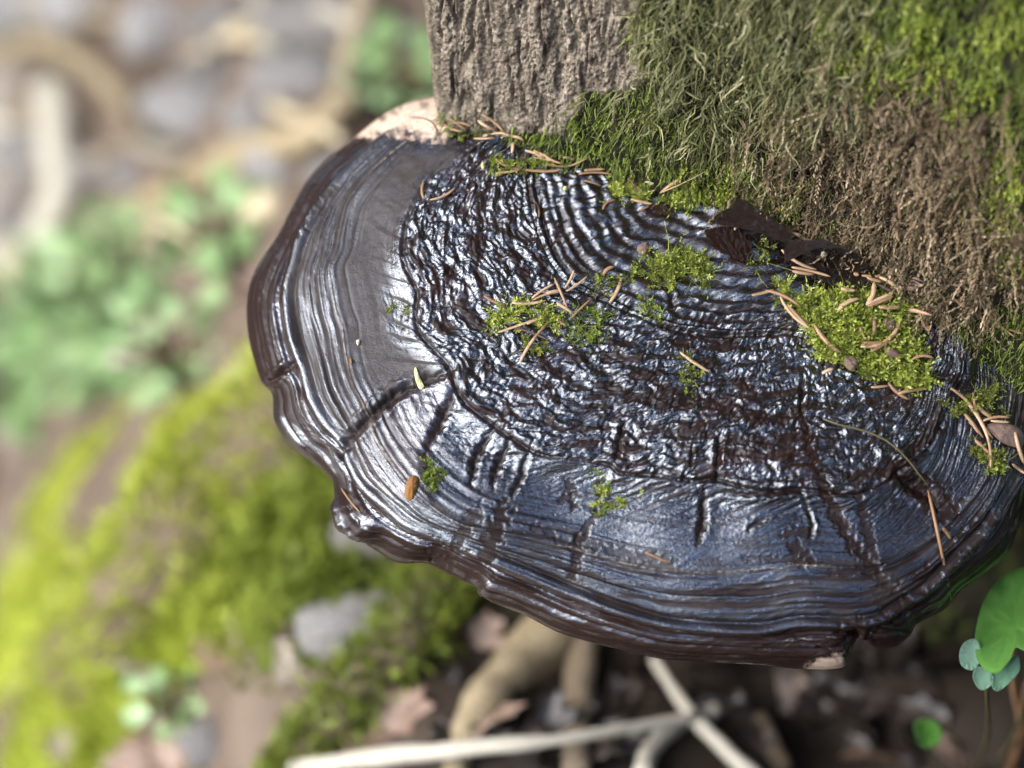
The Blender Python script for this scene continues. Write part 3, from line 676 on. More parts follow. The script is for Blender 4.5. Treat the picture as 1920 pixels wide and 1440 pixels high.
# short dark green moss everywhere that is not brown, hanging or bright
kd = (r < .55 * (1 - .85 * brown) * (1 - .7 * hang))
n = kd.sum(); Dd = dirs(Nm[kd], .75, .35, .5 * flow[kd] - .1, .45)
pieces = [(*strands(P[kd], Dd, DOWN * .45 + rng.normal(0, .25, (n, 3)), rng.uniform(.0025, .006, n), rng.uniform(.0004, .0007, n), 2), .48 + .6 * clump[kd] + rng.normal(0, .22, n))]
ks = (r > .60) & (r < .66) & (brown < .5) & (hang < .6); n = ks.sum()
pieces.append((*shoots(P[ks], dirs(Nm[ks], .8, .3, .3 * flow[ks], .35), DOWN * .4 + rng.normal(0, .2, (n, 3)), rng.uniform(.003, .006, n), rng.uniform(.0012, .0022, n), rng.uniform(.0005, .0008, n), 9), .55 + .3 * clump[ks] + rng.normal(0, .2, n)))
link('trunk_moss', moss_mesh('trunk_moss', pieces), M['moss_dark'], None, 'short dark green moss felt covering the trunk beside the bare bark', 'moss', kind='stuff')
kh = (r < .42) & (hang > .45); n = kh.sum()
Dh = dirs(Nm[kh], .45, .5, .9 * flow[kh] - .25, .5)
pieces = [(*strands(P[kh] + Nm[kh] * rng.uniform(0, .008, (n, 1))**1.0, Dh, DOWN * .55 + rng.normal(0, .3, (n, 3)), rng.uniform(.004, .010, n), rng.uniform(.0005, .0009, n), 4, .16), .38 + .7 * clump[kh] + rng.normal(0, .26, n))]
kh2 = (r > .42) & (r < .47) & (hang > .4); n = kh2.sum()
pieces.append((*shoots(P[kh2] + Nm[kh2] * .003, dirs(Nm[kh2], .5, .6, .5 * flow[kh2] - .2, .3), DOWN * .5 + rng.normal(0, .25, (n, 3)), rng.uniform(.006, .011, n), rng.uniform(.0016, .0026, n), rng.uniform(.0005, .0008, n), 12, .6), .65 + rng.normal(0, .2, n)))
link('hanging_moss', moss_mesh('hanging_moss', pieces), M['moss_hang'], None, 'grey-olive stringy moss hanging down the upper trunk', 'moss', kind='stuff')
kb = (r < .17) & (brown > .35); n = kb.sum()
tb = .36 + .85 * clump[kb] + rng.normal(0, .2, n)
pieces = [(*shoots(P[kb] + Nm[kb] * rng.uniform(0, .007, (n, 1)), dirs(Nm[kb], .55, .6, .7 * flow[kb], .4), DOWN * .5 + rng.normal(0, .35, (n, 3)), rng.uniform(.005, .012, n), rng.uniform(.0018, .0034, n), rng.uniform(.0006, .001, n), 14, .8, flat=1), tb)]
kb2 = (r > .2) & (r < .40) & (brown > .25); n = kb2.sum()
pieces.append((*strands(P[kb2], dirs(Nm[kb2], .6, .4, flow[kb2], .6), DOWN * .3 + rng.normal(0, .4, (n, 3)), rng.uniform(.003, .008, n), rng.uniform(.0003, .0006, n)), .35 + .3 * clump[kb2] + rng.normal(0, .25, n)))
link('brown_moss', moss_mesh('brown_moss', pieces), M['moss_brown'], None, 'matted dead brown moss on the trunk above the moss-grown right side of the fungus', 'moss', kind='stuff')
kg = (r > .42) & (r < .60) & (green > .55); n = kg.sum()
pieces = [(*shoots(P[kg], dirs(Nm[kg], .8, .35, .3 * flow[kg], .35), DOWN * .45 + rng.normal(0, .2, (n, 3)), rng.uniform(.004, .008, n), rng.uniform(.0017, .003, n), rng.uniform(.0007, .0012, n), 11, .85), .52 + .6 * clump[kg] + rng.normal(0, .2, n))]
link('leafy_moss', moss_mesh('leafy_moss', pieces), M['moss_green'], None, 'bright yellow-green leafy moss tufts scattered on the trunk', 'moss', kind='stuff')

# moss cushions lying on the cap
def cap_point(p):
    h, nn = cast(capBVH, p); return h, nn
def cushion(name, poly, count, h, label, mats='moss_green', tint=.5, kind='leafy', group=None, dens_soft=10, lay=0.0, leaf=1.0):
    poly = np.asarray(poly, float); lo, hi = poly.min(0) - 12, poly.max(0) + 12
    q = rng.uniform(lo, hi, (count * 4, 2)); d, _ = seg_dist(q, np.vstack([poly, poly[:1]])); i = inside(q, poly)
    sd_ = np.where(i, d, -d) + 22 * fbm(q[:, 0] / 20, q[:, 1] / 20, 0, 90, 3) - 4
    count = int(count * .8); q = q[(sd_ > 0)][:count]; sd_ = sd_[sd_ > 0][:count]
    pts = [cast(capBVH, a) for a in q]; ok = [k for k, a in enumerate(pts) if a[0] is not None]
    if not ok: return None
    B = np.array([pts[k][0] for k in ok]); Nv = np.array([pts[k][1] for k in ok]); Nv *= np.sign(Nv @ PN)[:, None]; Nv = norm(Nv + PN * 1.5)
    hh = h * np.minimum(1, .30 + sd_[ok] / 34) * (1 + .5 * fbm(q[ok][:, 0] / 13, q[ok][:, 1] / 13, 0, 92, 2)); n = len(B)
    B = B - Nv * .0008
    cl = fbm(q[ok][:, 0] / 16, q[ok][:, 1] / 16, 0, 91, 2)
    pc_ = []
    out = rng.normal(0, .55 + lay, (n, 3)); D = norm(Nv + out)
    m_ = n // 2 if kind == 'leafy' else n // 5
    a = slice(0, m_)
    lift = Nv[a] * (hh[a] * rng.uniform(0, .6, m_))[:, None]
    pc_.append((*shoots(B[a] + lift, D[a], rng.normal(0, .3, (m_, 3)), hh[a] * rng.uniform(.7, 1.3, m_) + .0015, rng.uniform(.0014, .0024, m_) * leaf, rng.uniform(.0005, .0009, m_) * leaf, 10, .9), tint + .55 * cl[a] + rng.normal(0, .24, m_)))
    b = slice(m_, n); nb = n - m_
    pc_.append((*strands(B[b], D[b], rng.normal(0, .45, (nb, 3)), hh[b] * rng.uniform(.6, 1.6, nb) + .002, rng.uniform(.0003, .0006, nb)), tint - .2 + .3 * cl[b] + rng.normal(0, .2, nb)))
    c = B.mean(0)
    pc_ = [(V - c, F, al, per, ti) for V, F, al, per, ti in pc_]
    o = link(name, moss_mesh(name, pc_), M[mats], None, label, 'moss', group); o.location = c
    return o
cushion('moss_cushion', [(1440, 520), (1500, 545), (1560, 545), (1640, 540), (1700, 560), (1720, 600), (1722, 650), (1745, 700), (1745, 735), (1690, 735), (1640, 705), (1590, 690), (1545, 680), (1510, 620), (1470, 570)], 2300, .006, 'biggest bright green moss cushion on the cap, strewn with needles, below the curled leaf', tint=.55, leaf=1.35)
cushion('moss_cushion', [(1630, 490), (1680, 505), (1730, 535), (1765, 555), (1720, 565), (1660, 535)], 420, .005, 'olive moss strip between the curled leaf and the trunk foot', tint=.42)
cushion('moss_cushion', [(1185, 510), (1215, 480), (1260, 470), (1310, 480), (1335, 505), (1350, 540), (1300, 530), (1265, 540), (1230, 535)], 620, .005, 'domed olive-green moss tuft on the cap left of the reddish leaf', tint=.40)
cushion('moss_cushion', [(905, 590), (935, 578), (965, 585), (972, 605), (940, 618), (910, 612)], 150, .005, 'small pale green moss sprig at the needle heap on mid cap', tint=.72)
cushion('moss_cushion', [(970, 565), (1000, 560), (1030, 580), (1062, 590), (1060, 612), (1020, 615), (985, 590)], 200, .005, 'yellow-green moss sprig under the heap of needles on mid cap', tint=.75)
cushion('moss_cushion', [(1050, 585), (1105, 570), (1135, 590), (1140, 640), (1095, 650), (1062, 635)], 300, .0035, 'dark bluish-green moss patch right of the needle heap on mid cap', 'moss_dark', tint=.8, kind='thin')
cushion('moss_cushion', [(975, 640), (1000, 640), (1035, 662), (1000, 668)], 60, .003, 'thin moss thread below the needle heap on mid cap', tint=.45)
cushion('moss_cushion', [(1190, 555), (1225, 555), (1260, 600), (1225, 605), (1200, 590)], 110, .003, 'wispy moss threads under the domed olive tuft', tint=.38, kind='thin')
cushion('moss_cushion', [(1090, 530), (1150, 515), (1190, 500), (1180, 530), (1110, 560)], 140, .003, 'wispy moss joining the needle heap and the domed olive tuft', tint=.35, kind='thin')
cushion('moss_cushion', [(1265, 680), (1290, 670), (1310, 690), (1300, 740), (1318, 785), (1300, 780), (1280, 720)], 130, .003, 'thin dark green moss streak beside a single needle on mid cap', tint=.30, kind='thin')
cushion('moss_cushion', [(1100, 875), (1118, 880), (1140, 915), (1145, 940), (1195, 935), (1190, 948), (1160, 955), (1150, 968), (1125, 962), (1120, 915)], 130, .0045, 'lone sprawling moss sprig on the smooth band below the main groove', tint=.52, leaf=1.2)
cushion('moss_cushion', [(795, 870), (815, 850), (825, 880), (845, 885), (830, 900), (815, 920), (790, 915)], 110, .003, 'dark moss speck beside the orange chip', 'moss_dark', tint=.7)
cushion('moss_cushion', [(735, 580), (775, 568), (778, 585), (750, 592)], 60, .003, 'tiny dark green moss speck on the left lobe', tint=.2)
cushion('moss_cushion', [(1750, 740), (1800, 750), (1830, 740), (1870, 720), (1865, 770), (1820, 780), (1780, 770)], 260, .0045, 'dark moss tuft at the top of the right-hand needle bundle', tint=.25)
cushion('moss_cushion', [(1800, 800), (1830, 830), (1860, 850), (1890, 860), (1885, 890), (1850, 890), (1810, 830)], 260, .004, 'dark moss band under the right-hand needle bundle', tint=.22)
cushion('moss_cushion', [(1790, 560), (1840, 590), (1880, 640), (1890, 690), (1870, 650), (1820, 610)], 220, .0035, 'thin grey-green moss trail on the right shoulder of the cap', 'moss_hang', tint=.5, kind='thin')
cushion('moss_cushion', [(910, 305), (960, 290), (1010, 300), (1060, 310), (1050, 322), (960, 325), (915, 320)], 200, .003, 'moss fringe among the needles at the bare bark foot', tint=.40)
cushion('moss_cushion', [(1120, 345), (1150, 335), (1180, 350), (1215, 360), (1210, 375), (1150, 372)], 240, .005, 'bright moss pad with needles at the foot of the trunk moss', tint=.6)
cushion('moss_cushion', [(1250, 345), (1350, 350), (1420, 370), (1480, 405), (1470, 418), (1390, 385), (1290, 385), (1250, 370)], 520, .005, 'bright moss fringe along the trunk foot behind the curled leaf', tint=.62)

# ------------------------------------------------------------------ needles and litter on the cap
def surf(p, lift):
    best = None
    for bvh in (capBVH, tBVH):
        h, nn = cast(bvh, p)
        if h is not None and (best is None or (h - CAM) @ FW < (best[0] - CAM) @ FW): best = (h, nn, bvh is capBVH)
    h, nn, oncap = best
    nn = PN if oncap else norm(np.array([nn[0], nn[1], 0]) * np.sign(-(nn @ FW)))
    return h + nn * lift
def needle(pts, label, group, r=.00085, lift=.0007, m='needle', name='needle', cat='needle', flat=.7):
    pts = np.asarray(pts, float)
    if len(pts) == 2:
        d = pts[1] - pts[0]; pts = np.array([pts[0], pts.mean(0) + np.array([-d[1], d[0]]) * rng.normal(0, .045), pts[1]])
    c = resample(catmull(pts, 6), 9)
    Wp = np.array([surf(a, lift) for a in c])
    # a stiff needle does not follow every dent: straighten over the high spots
    k = np.linspace(0, 1, 9); chord = Wp[0] * (1 - k)[:, None] + Wp[-1] * k[:, None]
    dg = 2 if len(pts) < 4 or r > .0008 else 4
    Wp = np.stack([np.polyval(np.polyfit(k, Wp[:, j], dg), k) for j in range(3)], 1)
    c0 = Wp.mean(0)
    R = rng.uniform(.62, .95) * r * np.array([.55, .9, 1, 1.02, 1, 1, .95, .8, .35])
    V, F = tube(Wp - c0, R, 6, flat)
    o = link(name, mesh_np(name, V, F), M[m], None, label, cat, group); o.location = c0
    return o
def cr(ox, oy, s, L): return [[(ox + x / s, oy + y / s) for x, y in a] for a in L]
k343 = 3.4286
g_top = cr(760, 0, k343, [[(225, 765), (290, 810), (370, 830)], [(290, 740), (390, 820)], [(300, 775), (440, 798)], [(470, 765), (570, 820)], [(490, 720), (640, 830)], [(550, 850), (690, 860)], [(440, 900), (580, 895)], [(620, 890), (690, 850)], [(700, 862), (765, 892)], [(690, 905), (685, 995)],
    [(580, 1030), (650, 1080), (750, 1100)], [(580, 1125), (730, 1105)], [(760, 1100), (880, 1112), (1000, 1105)], [(765, 980), (900, 1000)], [(820, 1030), (950, 1015)], [(850, 960), (920, 1000)], [(900, 975), (1010, 1035)], [(905, 1055), (1060, 1050), (1180, 995)], [(1010, 995), (1090, 1010)],
    [(1150, 1110), (1280, 1065)], [(1115, 1130), (1210, 1118), (1330, 1130)], [(1145, 1170), (1260, 1205)], [(1390, 1205), (1520, 1225), (1610, 1200)], [(1435, 1130), (1480, 1200), (1520, 1290)], [(1445, 1145), (1500, 1200), (1535, 1290)], [(1645, 1225), (1785, 1130)]])
for a in g_top: needle(a, 'dry tan needle heaped along the foot of the trunk', 'needles along the trunk foot', lift=.0016)
needle(cr(760, 0, k343, [[(1650, 1220), (1780, 1165), (1920, 1085)]])[0], 'long thin straw-coloured blade leaning from the trunk moss', None, .0004, .002, name='grass_blade', cat='blade')
needle(cr(760, 0, k343, [[(20, 755), (140, 770), (200, 830), (200, 890)]])[0], 'thin curved dark fibre on the cream part of the fungus', None, .0004, .0006, 'needle_dark', 'fibre', 'fibre')
needle(cr(760, 0, k343, [[(760, 1000), (755, 1090)]])[0], 'short dark twig stub standing among the needles at the bark foot', None, .0012, .0016, 'needle_dark', 'twig', 'twig')
for a, lb in zip(cr(760, 0, k343, [[(120, 1280), (105, 1230), (122, 1165)], [(160, 1290), (260, 1260), (320, 1210)], [(825, 1290), (855, 1340), (860, 1400)], [(1270, 1350), (1295, 1305), (1350, 1290)], [(1450, 1285), (1605, 1320)], [(1500, 1360), (1580, 1320)], [(1655, 1305), (1715, 1335)]]),
    ['short upright curved needle beside a bowed one on the upper left cap', 'bowed tan needle lying alone on the upper left cap', 'short hooked needle at the head of the inner groove', 'small hooked needle just below the trunk-foot moss pad', 'straight needle crossing the end of a pair below the moss pad', 'curved needle under the straight one below the moss pad', 'tiny needle on the wet cap by the dark leaf end']): needle(a, lb, None)
g_mid = cr(860, 220, k343, [[(345, 1210), (560, 1195)], [(470, 1180), (610, 1090)], [(480, 1190), (650, 1140)], [(615, 1050), (660, 1150), (700, 1250)], [(685, 1110), (740, 1000)], [(690, 1135), (825, 1040)], [(630, 1210), (730, 1275)], [(725, 1305), (850, 1185)], [(630, 1310), (690, 1360)], [(250, 1400), (430, 1340), (560, 1290)], [(480, 1440), (570, 1335)], [(440, 1345), (555, 1300)], [(560, 1150), (650, 1130)]]) + cr(860, 620, k343, [[(395, 215), (460, 100), (540, 0)]])
for a in g_mid: needle(a, 'dry orange-brown needle in the heap on the mossy middle of the cap', 'needle heap on the middle of the cap', lift=.003)
needle(cr(860, 220, k343, [[(330, 1365), (440, 1390), (580, 1450)]])[0], 'thin dark twig under the needle heap on mid cap', None, .0006, .003, 'needle_dark', 'twig', 'twig')
needle(cr(860, 620, k343, [[(330, 155), (480, 115), (600, 95)]])[0], 'thin black fibre just below the needle heap on mid cap', None, .0004, .001, 'needle_dark', 'fibre', 'fibre')
for a, lb in ((cr(860, 220, k343, [[(165, 1150), (230, 1190), (300, 1215)]])[0], 'lone needle pointing at the pale sprig left of the heap'), (cr(860, 220, k343, [[(970, 1195), (1020, 1120), (1045, 1035)]])[0], 'upright curved needle between the heap and the domed tuft'), (cr(860, 220, k343, [[(930, 1020), (955, 980), (1000, 965)]])[0], 'small bent needle at the left tip of the domed tuft'),
    (cr(860, 620, k343, [[(1425, 145), (1610, 270)]])[0], 'straight pale needle beside the thin moss streak on mid cap'), (cr(860, 620, k343, [[(1200, 1425), (1360, 1498)]])[0], 'straight golden needle lying on the smooth outer band'), ([(640, 916), (660, 944), (676, 962)], 'straight needle lying on the black knob of the rim')): needle(a, lb, None, .00095)
g_right = cr(1360, 340, k343, [[(160, 780), (300, 745)], [(250, 750), (350, 775), (470, 850)], [(340, 790), (430, 920), (550, 1000)], [(390, 840), (470, 930), (540, 1000)], [(560, 970), (630, 1070), (730, 1150)], [(350, 490), (450, 570), (570, 615)], [(415, 600), (540, 625), (660, 660)], [(420, 625), (560, 645)], [(710, 880), (760, 830), (845, 800)], [(895, 840), (940, 760), (935, 700)], [(890, 840), (980, 800), (1060, 770)], [(900, 850), (1000, 815), (1065, 785)], [(970, 855), (1110, 855)], [(940, 920), (935, 1040)], [(850, 985), (885, 1065)],
    [(860, 1110), (1000, 1085), (1090, 1000), (1105, 930)], [(870, 1080), (980, 1085), (1090, 1070)], [(920, 1140), (1020, 1080), (1100, 985)], [(1185, 1190), (1240, 1165), (1320, 1180)], [(610, 1280), (680, 1250)], [(895, 665), (990, 695)], [(1215, 770), (1340, 770)], [(1265, 830), (1330, 855), (1420, 865)], [(920, 520), (990, 510)], [(860, 1095), (980, 1105), (1010, 1100)], [(730, 735), (820, 750)], [(860, 500), (900, 520)]])
for a in g_right: needle(a, 'dry tan needle on the big moss cushion below the curled leaf', 'needles on the big moss cushion', .00115, .0082)
needle(cr(1360, 340, k343, [[(905, 840), (940, 890), (985, 955)]])[0], 'thin dark fibre curving across the big moss cushion', None, .0007, .008, 'needle_dark', 'fibre', 'fibre')
for a in cr(1360, 340, k343, [[(935, 1330), (1050, 1320)], [(1045, 1300), (1110, 1370), (1180, 1410)], [(1110, 1370), (1310, 1335)]]): needle(a, 'needle in a crossed trio at the lower edge of the big moss cushion', 'crossed needles below the big moss cushion', .00105, .0012)
needle(cr(1360, 340, k343, [[(985, 670), (1120, 715), (1215, 730)]])[0], 'thick pale needle lying along the black leaf stalk', None, .0014, .008)
for a in cr(1360, 340, k343, [[(0, 250), (90, 310)], [(10, 282), (80, 292)], [(90, 270), (50, 355)], [(-10, 300), (60, 300)], [(20, 260), (95, 330)]]): needle(a, 'orange needle stuck on the reddish leaf', 'needles on the reddish leaf', .0009, .007)
for a, lb, lf in zip(cr(1360, 340, k343, [[(1110, 30), (1120, 120), (1165, 215)], [(1635, 745), (1730, 870), (1860, 985)], [(1465, 730), (1600, 830), (1735, 920)], [(1830, 940), (1920, 970)], [(1450, 720), (1515, 680)], [(1075, 545), (1190, 590)], [(440, 290), (555, 370)], [(555, 375), (615, 380)]]),
    ['rusty needle hanging in the brown trunk moss', 'broad tan needle sloping down the right shoulder by the trunk', 'long pale needle parallel to the broad one by the trunk', 'needle end beyond the broad one on the right shoulder', 'short reddish needle at the trunk foot by the right shoulder', 'pale needle behind the big moss cushion', 'long needle propped on the back of the curled leaf', 'short flat needle on top of the curled leaf'], (.006, .0015, .0015, .001, .002, .003, .004, .009)): needle(a, lb, None, .0010, lf)
g_bun = cr(1360, 700, k343, [[(1440, 115), (1530, 170), (1640, 330)], [(1560, 220), (1640, 330), (1690, 460)], [(1590, 140), (1600, 260), (1680, 380), (1705, 435)], [(1640, 330), (1690, 460), (1700, 620)], [(1530, 275), (1620, 400)], [(1610, 215), (1710, 300)], [(1650, 320), (1740, 295), (1820, 300)], [(1600, 445), (1690, 530)], [(1855, 395), (1880, 500), (1915, 600)], [(1840, 600), (1920, 660)], [(1700, 320), (1820, 330)], [(1560, 330), (1650, 430)]])
for a in g_bun: needle(a, 'long tan needle in the bundle on the right edge of the cap', 'needle bundle on the right edge of the cap', .0010, .0030)
needle(cr(1360, 700, k343, [[(1395, 1000), (1445, 1070)]])[0], 'short golden needle beside the dried root strand', None, .0011, .0012)
# twig and dried strand at the end of the main groove
needle(cr(1360, 700, k343, [[(625, 305), (680, 345), (800, 360), (960, 400), (1060, 470), (1150, 560), (1250, 660), (1310, 760)]])[0], 'thin bent grey twig arching over the end of the main groove', None, .0007, .0028, 'stem', 'twig', 'twig')
needle([(1735, 915), (1745, 940), (1755, 975), (1760, 1010), (1765, 1050), (1772, 1085), (1785, 1125)], 'dried knotty root strand hanging down the outer band', None, .0010, .0012, 'stem_brown', 'root_strand', 'strand')

def chip(name, poly, th, m, label, cat, lift=.0006, dome=.0015):
    poly = catmull(np.asarray(poly, float), 5, True); c2 = poly.mean(0); n = len(poly)
    Wp = np.array([surf(a, lift) for a in poly]); c0 = Wp.mean(0)
    mid = np.array([surf(c2 + (a - c2) * .55, lift) + PN * (dome + rng.normal(0, dome * .25)) for a in poly])
    ctr_ = surf(c2, lift) + PN * dome * 1.1
    V = np.vstack([Wp - PN * th, Wp, mid, np.repeat(ctr_[None], n, 0)]) - c0
    o = link(name, mesh_np(name, V, grid_faces(4, n, True)), M[m], None, label, cat); o.location = c0
chip('bark_chip', [(765, 900), (778, 892), (786, 900), (782, 918), (775, 935), (764, 938), (758, 925)], .001, 'chip_orange', 'orange-brown crumb beside the dark moss speck on the front-left lobe', 'chip', dome=.002)
chip('bud_scale', [(777, 693), (781, 690), (787, 708), (795, 722), (792, 730), (784, 726), (778, 708)], .001, 'chip_yellow', 'pale yellow bud scale at the head of the radial crease', 'bud scale')
chip('bark_chip', [(668, 640), (674, 637), (675, 643), (671, 648)], .0008, 'chip_pale', 'tiny whitish crumb on the matte grey field of the left lobe', 'chip', dome=.0008)
chip('bark_chip', [(657, 672), (661, 674), (660, 682), (656, 680)], .0008, 'chip_orange', 'tiny orange crumb below the whitish one on the left lobe', 'chip', dome=.0008)
chip('bark_chip', [(1195, 462), (1212, 455), (1220, 465), (1210, 478), (1198, 475)], .001, 'chip_brown', 'tan crumb above the domed olive tuft', 'chip', dome=.0015)
chip('bud_scale', [(902, 308), (907, 305), (911, 313), (908, 320), (903, 316)], .001, 'chip_yellow', 'tiny yellowish scale left of the bark-foot needles', 'bud scale')
chip('bud_scale', [(1056, 352), (1064, 350), (1066, 356), (1058, 358)], .001, 'chip_yellow', 'tiny yellow seed scale on the dark cap under the bark-foot needles', 'bud scale')
chip('leaf_flake', [(1580, 683), (1598, 680), (1606, 692), (1595, 705), (1583, 698)], .001, 'chip_brown', 'purplish brown flake at the lower left of the big moss cushion', 'flake', .007, .001)
chip('leaf_flake', [(1650, 615), (1672, 612), (1674, 628), (1660, 632)], .001, 'chip_brown', 'dark triangular flake in the middle of the big moss cushion', 'flake', .0085, .001)
chip('leaf_flake', [(1655, 665), (1672, 668), (1688, 682), (1675, 684), (1660, 678)], .001, 'chip_brown', 'pale brown flake right of the crossed bundle on the big moss cushion', 'flake', .0085, .001)
chip('leaf_flake', [(1850, 800), (1880, 795), (1915, 810), (1915, 840), (1885, 835), (1862, 818)], .001, 'chip_brown', 'pinkish brown bark flake under the right-edge needle bundle', 'flake', .002, .001)
chip('leaf_flake', [(1705, 518), (1730, 512), (1742, 508), (1722, 522)], .001, 'chip_brown', 'narrow pinkish leaf scrap at the trunk foot behind the moss cushion', 'flake', .007, .001)
chip('bark_chip', [(1533, 482), (1546, 478), (1548, 488), (1538, 491)], .001, 'chip_pale', 'small pale pebble inside the curled leaf', 'pebble', .006, .0015)

# ------------------------------------------------------------------ dead leaves on the cap
def leaf_sheet(name, edges, m, label, cat='leaf', nu=40, parent=None, up=0.0, rough=.0011, thick=.0004):
    """edges: list of profile curves (each a list of (px, py, height mm)) lofted into a curled sheet"""
    E = []
    for e in edges:
        e = np.asarray(e, float); c = resample(catmull(e, 10), nu)
        E.append(np.array([surf(a[:2], 0) * 0 + on_cap(a[None, :2], .004 + up + a[2] * .001 - .007 * ((a[0] - 1300) / 820)**2)[0] for a in c]))
    E = np.array(E); ne = len(E)
    Q = np.stack([catmull(E[:, j], 8) for j in range(nu)], 1); nv = len(Q)
    ii, jj = np.meshgrid(np.arange(nv), np.arange(nu), indexing='ij')
    Nl = norm(np.cross(np.gradient(Q, axis=1), np.gradient(Q, axis=0)))
    Q = Q + Nl * (rough * fbm(jj / 5, ii / 6, 0, len(label), 2))[..., None]
    c0 = Q.reshape(-1, 3).mean(0)
    A = Q.reshape(-1, 3) - c0; Bq = (Q - Nl * thick).reshape(-1, 3) - c0; k = nv * nu
    F = grid_faces(nv, nu); F2 = F[:, ::-1] + k
    bl = np.concatenate([np.arange(nu), np.arange(1, nv) * nu + nu - 1, (nv - 1) * nu + np.arange(nu - 2, -1, -1), np.arange(nv - 2, 0, -1) * nu])
    nb = np.roll(bl, -1); FB = np.stack([bl, bl + k, nb + k, nb], 1)
    o = link(name, mesh_np(name, np.vstack([A, Bq]), np.vstack([F, F2, FB])), M[m], parent, label if parent is None else None, cat if parent is None else None)
    o.location = c0; return o, Q
# rolled leaf: bottom sheet, back wall, curled-over lip (each edge runs left to right)
lf, Q = leaf_sheet('curled_leaf', [[(1490, 505, 3), (1530, 522, 5), (1580, 540, 5), (1612, 542, 5), (1640, 530, 5)], [(1502, 492, 4), (1540, 508, 4), (1585, 522, 4), (1615, 530, 4.5), (1641, 529, 5)],
    [(1506, 475, 5), (1548, 490, 4), (1590, 506, 4), (1620, 518, 4.5), (1641, 528.5, 5)], [(1500, 462, 9), (1550, 474, 7), (1595, 488, 7), (1622, 506, 6), (1641, 528, 5.3)], [(1490, 453, 14), (1545, 460, 14), (1592, 474, 13), (1624, 498, 9), (1641, 527, 5.6)],
    [(1478, 456, 18), (1530, 452, 19), (1580, 464, 17), (1618, 490, 11), (1640, 526, 6)], [(1470, 470, 19), (1508, 458, 22), (1550, 460, 21), (1590, 474, 15), (1632, 512, 8)], [(1472, 492, 14), (1494, 482, 20), (1512, 470, 22), (1545, 464, 21), (1590, 475, 15)]], 'dead_leaf', 'dark brown curled dead leaf rolled open, with a black stalk', up=.003)
st = np.array([on_cap(np.array([[a, b]]), .007 + c * .001 - .007 * ((a - 1300) / 820)**2)[0] for a, b, c in ((1632, 524, 5.5), (1655, 538, 6), (1690, 556, 6), (1712, 568, 5), (1735, 582, 3.5))])
V, F = tube(catmull(st, 5) - np.array(lf.location), np.linspace(.0008, .0012, 21), 6)
link('stalk', mesh_np('stalk', V, F), M['needle_dark'], lf)
V, F = tube(Q[12, 3:38] - np.array(lf.location) - np.array([0, .0, -.0003]), np.linspace(.0005, .0002, 35), 5)
link('midrib', mesh_np('midrib', V, F), M['dead_leaf'], lf)
leaf_sheet('curled_leaf', [[(1400, 425, 12), (1440, 430, 14), (1475, 447, 12), (1500, 462, 10)], [(1398, 432, 8), (1435, 445, 6), (1470, 462, 6), (1495, 478, 6)], [(1405, 445, 5), (1440, 462, 4), (1470, 480, 4), (1490, 492, 5)], [(1440, 470, 8), (1460, 478, 9), (1478, 488, 9), (1492, 496, 8)]], 'dead_leaf', 'small dark folded leaf piece between the reddish leaf and the rolled one')
leaf_sheet('dead_leaf', [[(1368, 392, 4), (1385, 374, 12), (1400, 378, 13), (1430, 398, 12), (1470, 425, 10), (1492, 440, 8)], [(1350, 400, 4), (1375, 392, 9), (1400, 400, 10), (1430, 412, 10), (1462, 432, 8), (1485, 446, 7)], [(1340, 408, 4), (1370, 410, 6), (1400, 420, 7), (1430, 428, 7), (1455, 440, 6), (1478, 452, 6)], [(1345, 420, 4), (1370, 425, 5), (1400, 430, 5), (1425, 434, 5), (1450, 446, 5), (1472, 456, 5)]], 'dead_leaf', 'blue-black wet leaf blade standing against the trunk-foot moss', up=.007)
leaf_sheet('dead_leaf', [[(1322, 432, 5), (1350, 425, 7), (1390, 428, 7), (1405, 445, 6)], [(1325, 445, 4), (1355, 440, 6), (1390, 450, 6), (1410, 468, 5)], [(1340, 462, 3.5), (1365, 465, 5), (1395, 478, 5), (1412, 488, 4)], [(1360, 475, 3.5), (1380, 485, 4), (1400, 494, 4), (1412, 500, 3.5)]], 'red_leaf', 'reddish-brown wet leaf lying open on the cap, needles on it')
leaf_sheet('dead_leaf', [[(1215, 385, 3), (1240, 378, 4), (1262, 388, 3)], [(1222, 395, 2.5), (1245, 392, 3.5), (1265, 398, 2.5)], [(1232, 402, 2), (1250, 403, 3), (1268, 406, 2)]], 'dead_leaf', 'small dark leaf scrap at the trunk foot beside the moss pad', nu=16)
cushion('moss_cushion', [(1410, 440), (1430, 455), (1450, 465), (1462, 480), (1440, 490), (1420, 510), (1410, 500), (1425, 470)], 120, .009, 'ragged olive moss sprig between the reddish and the rolled leaf', tint=.45, kind='thin')

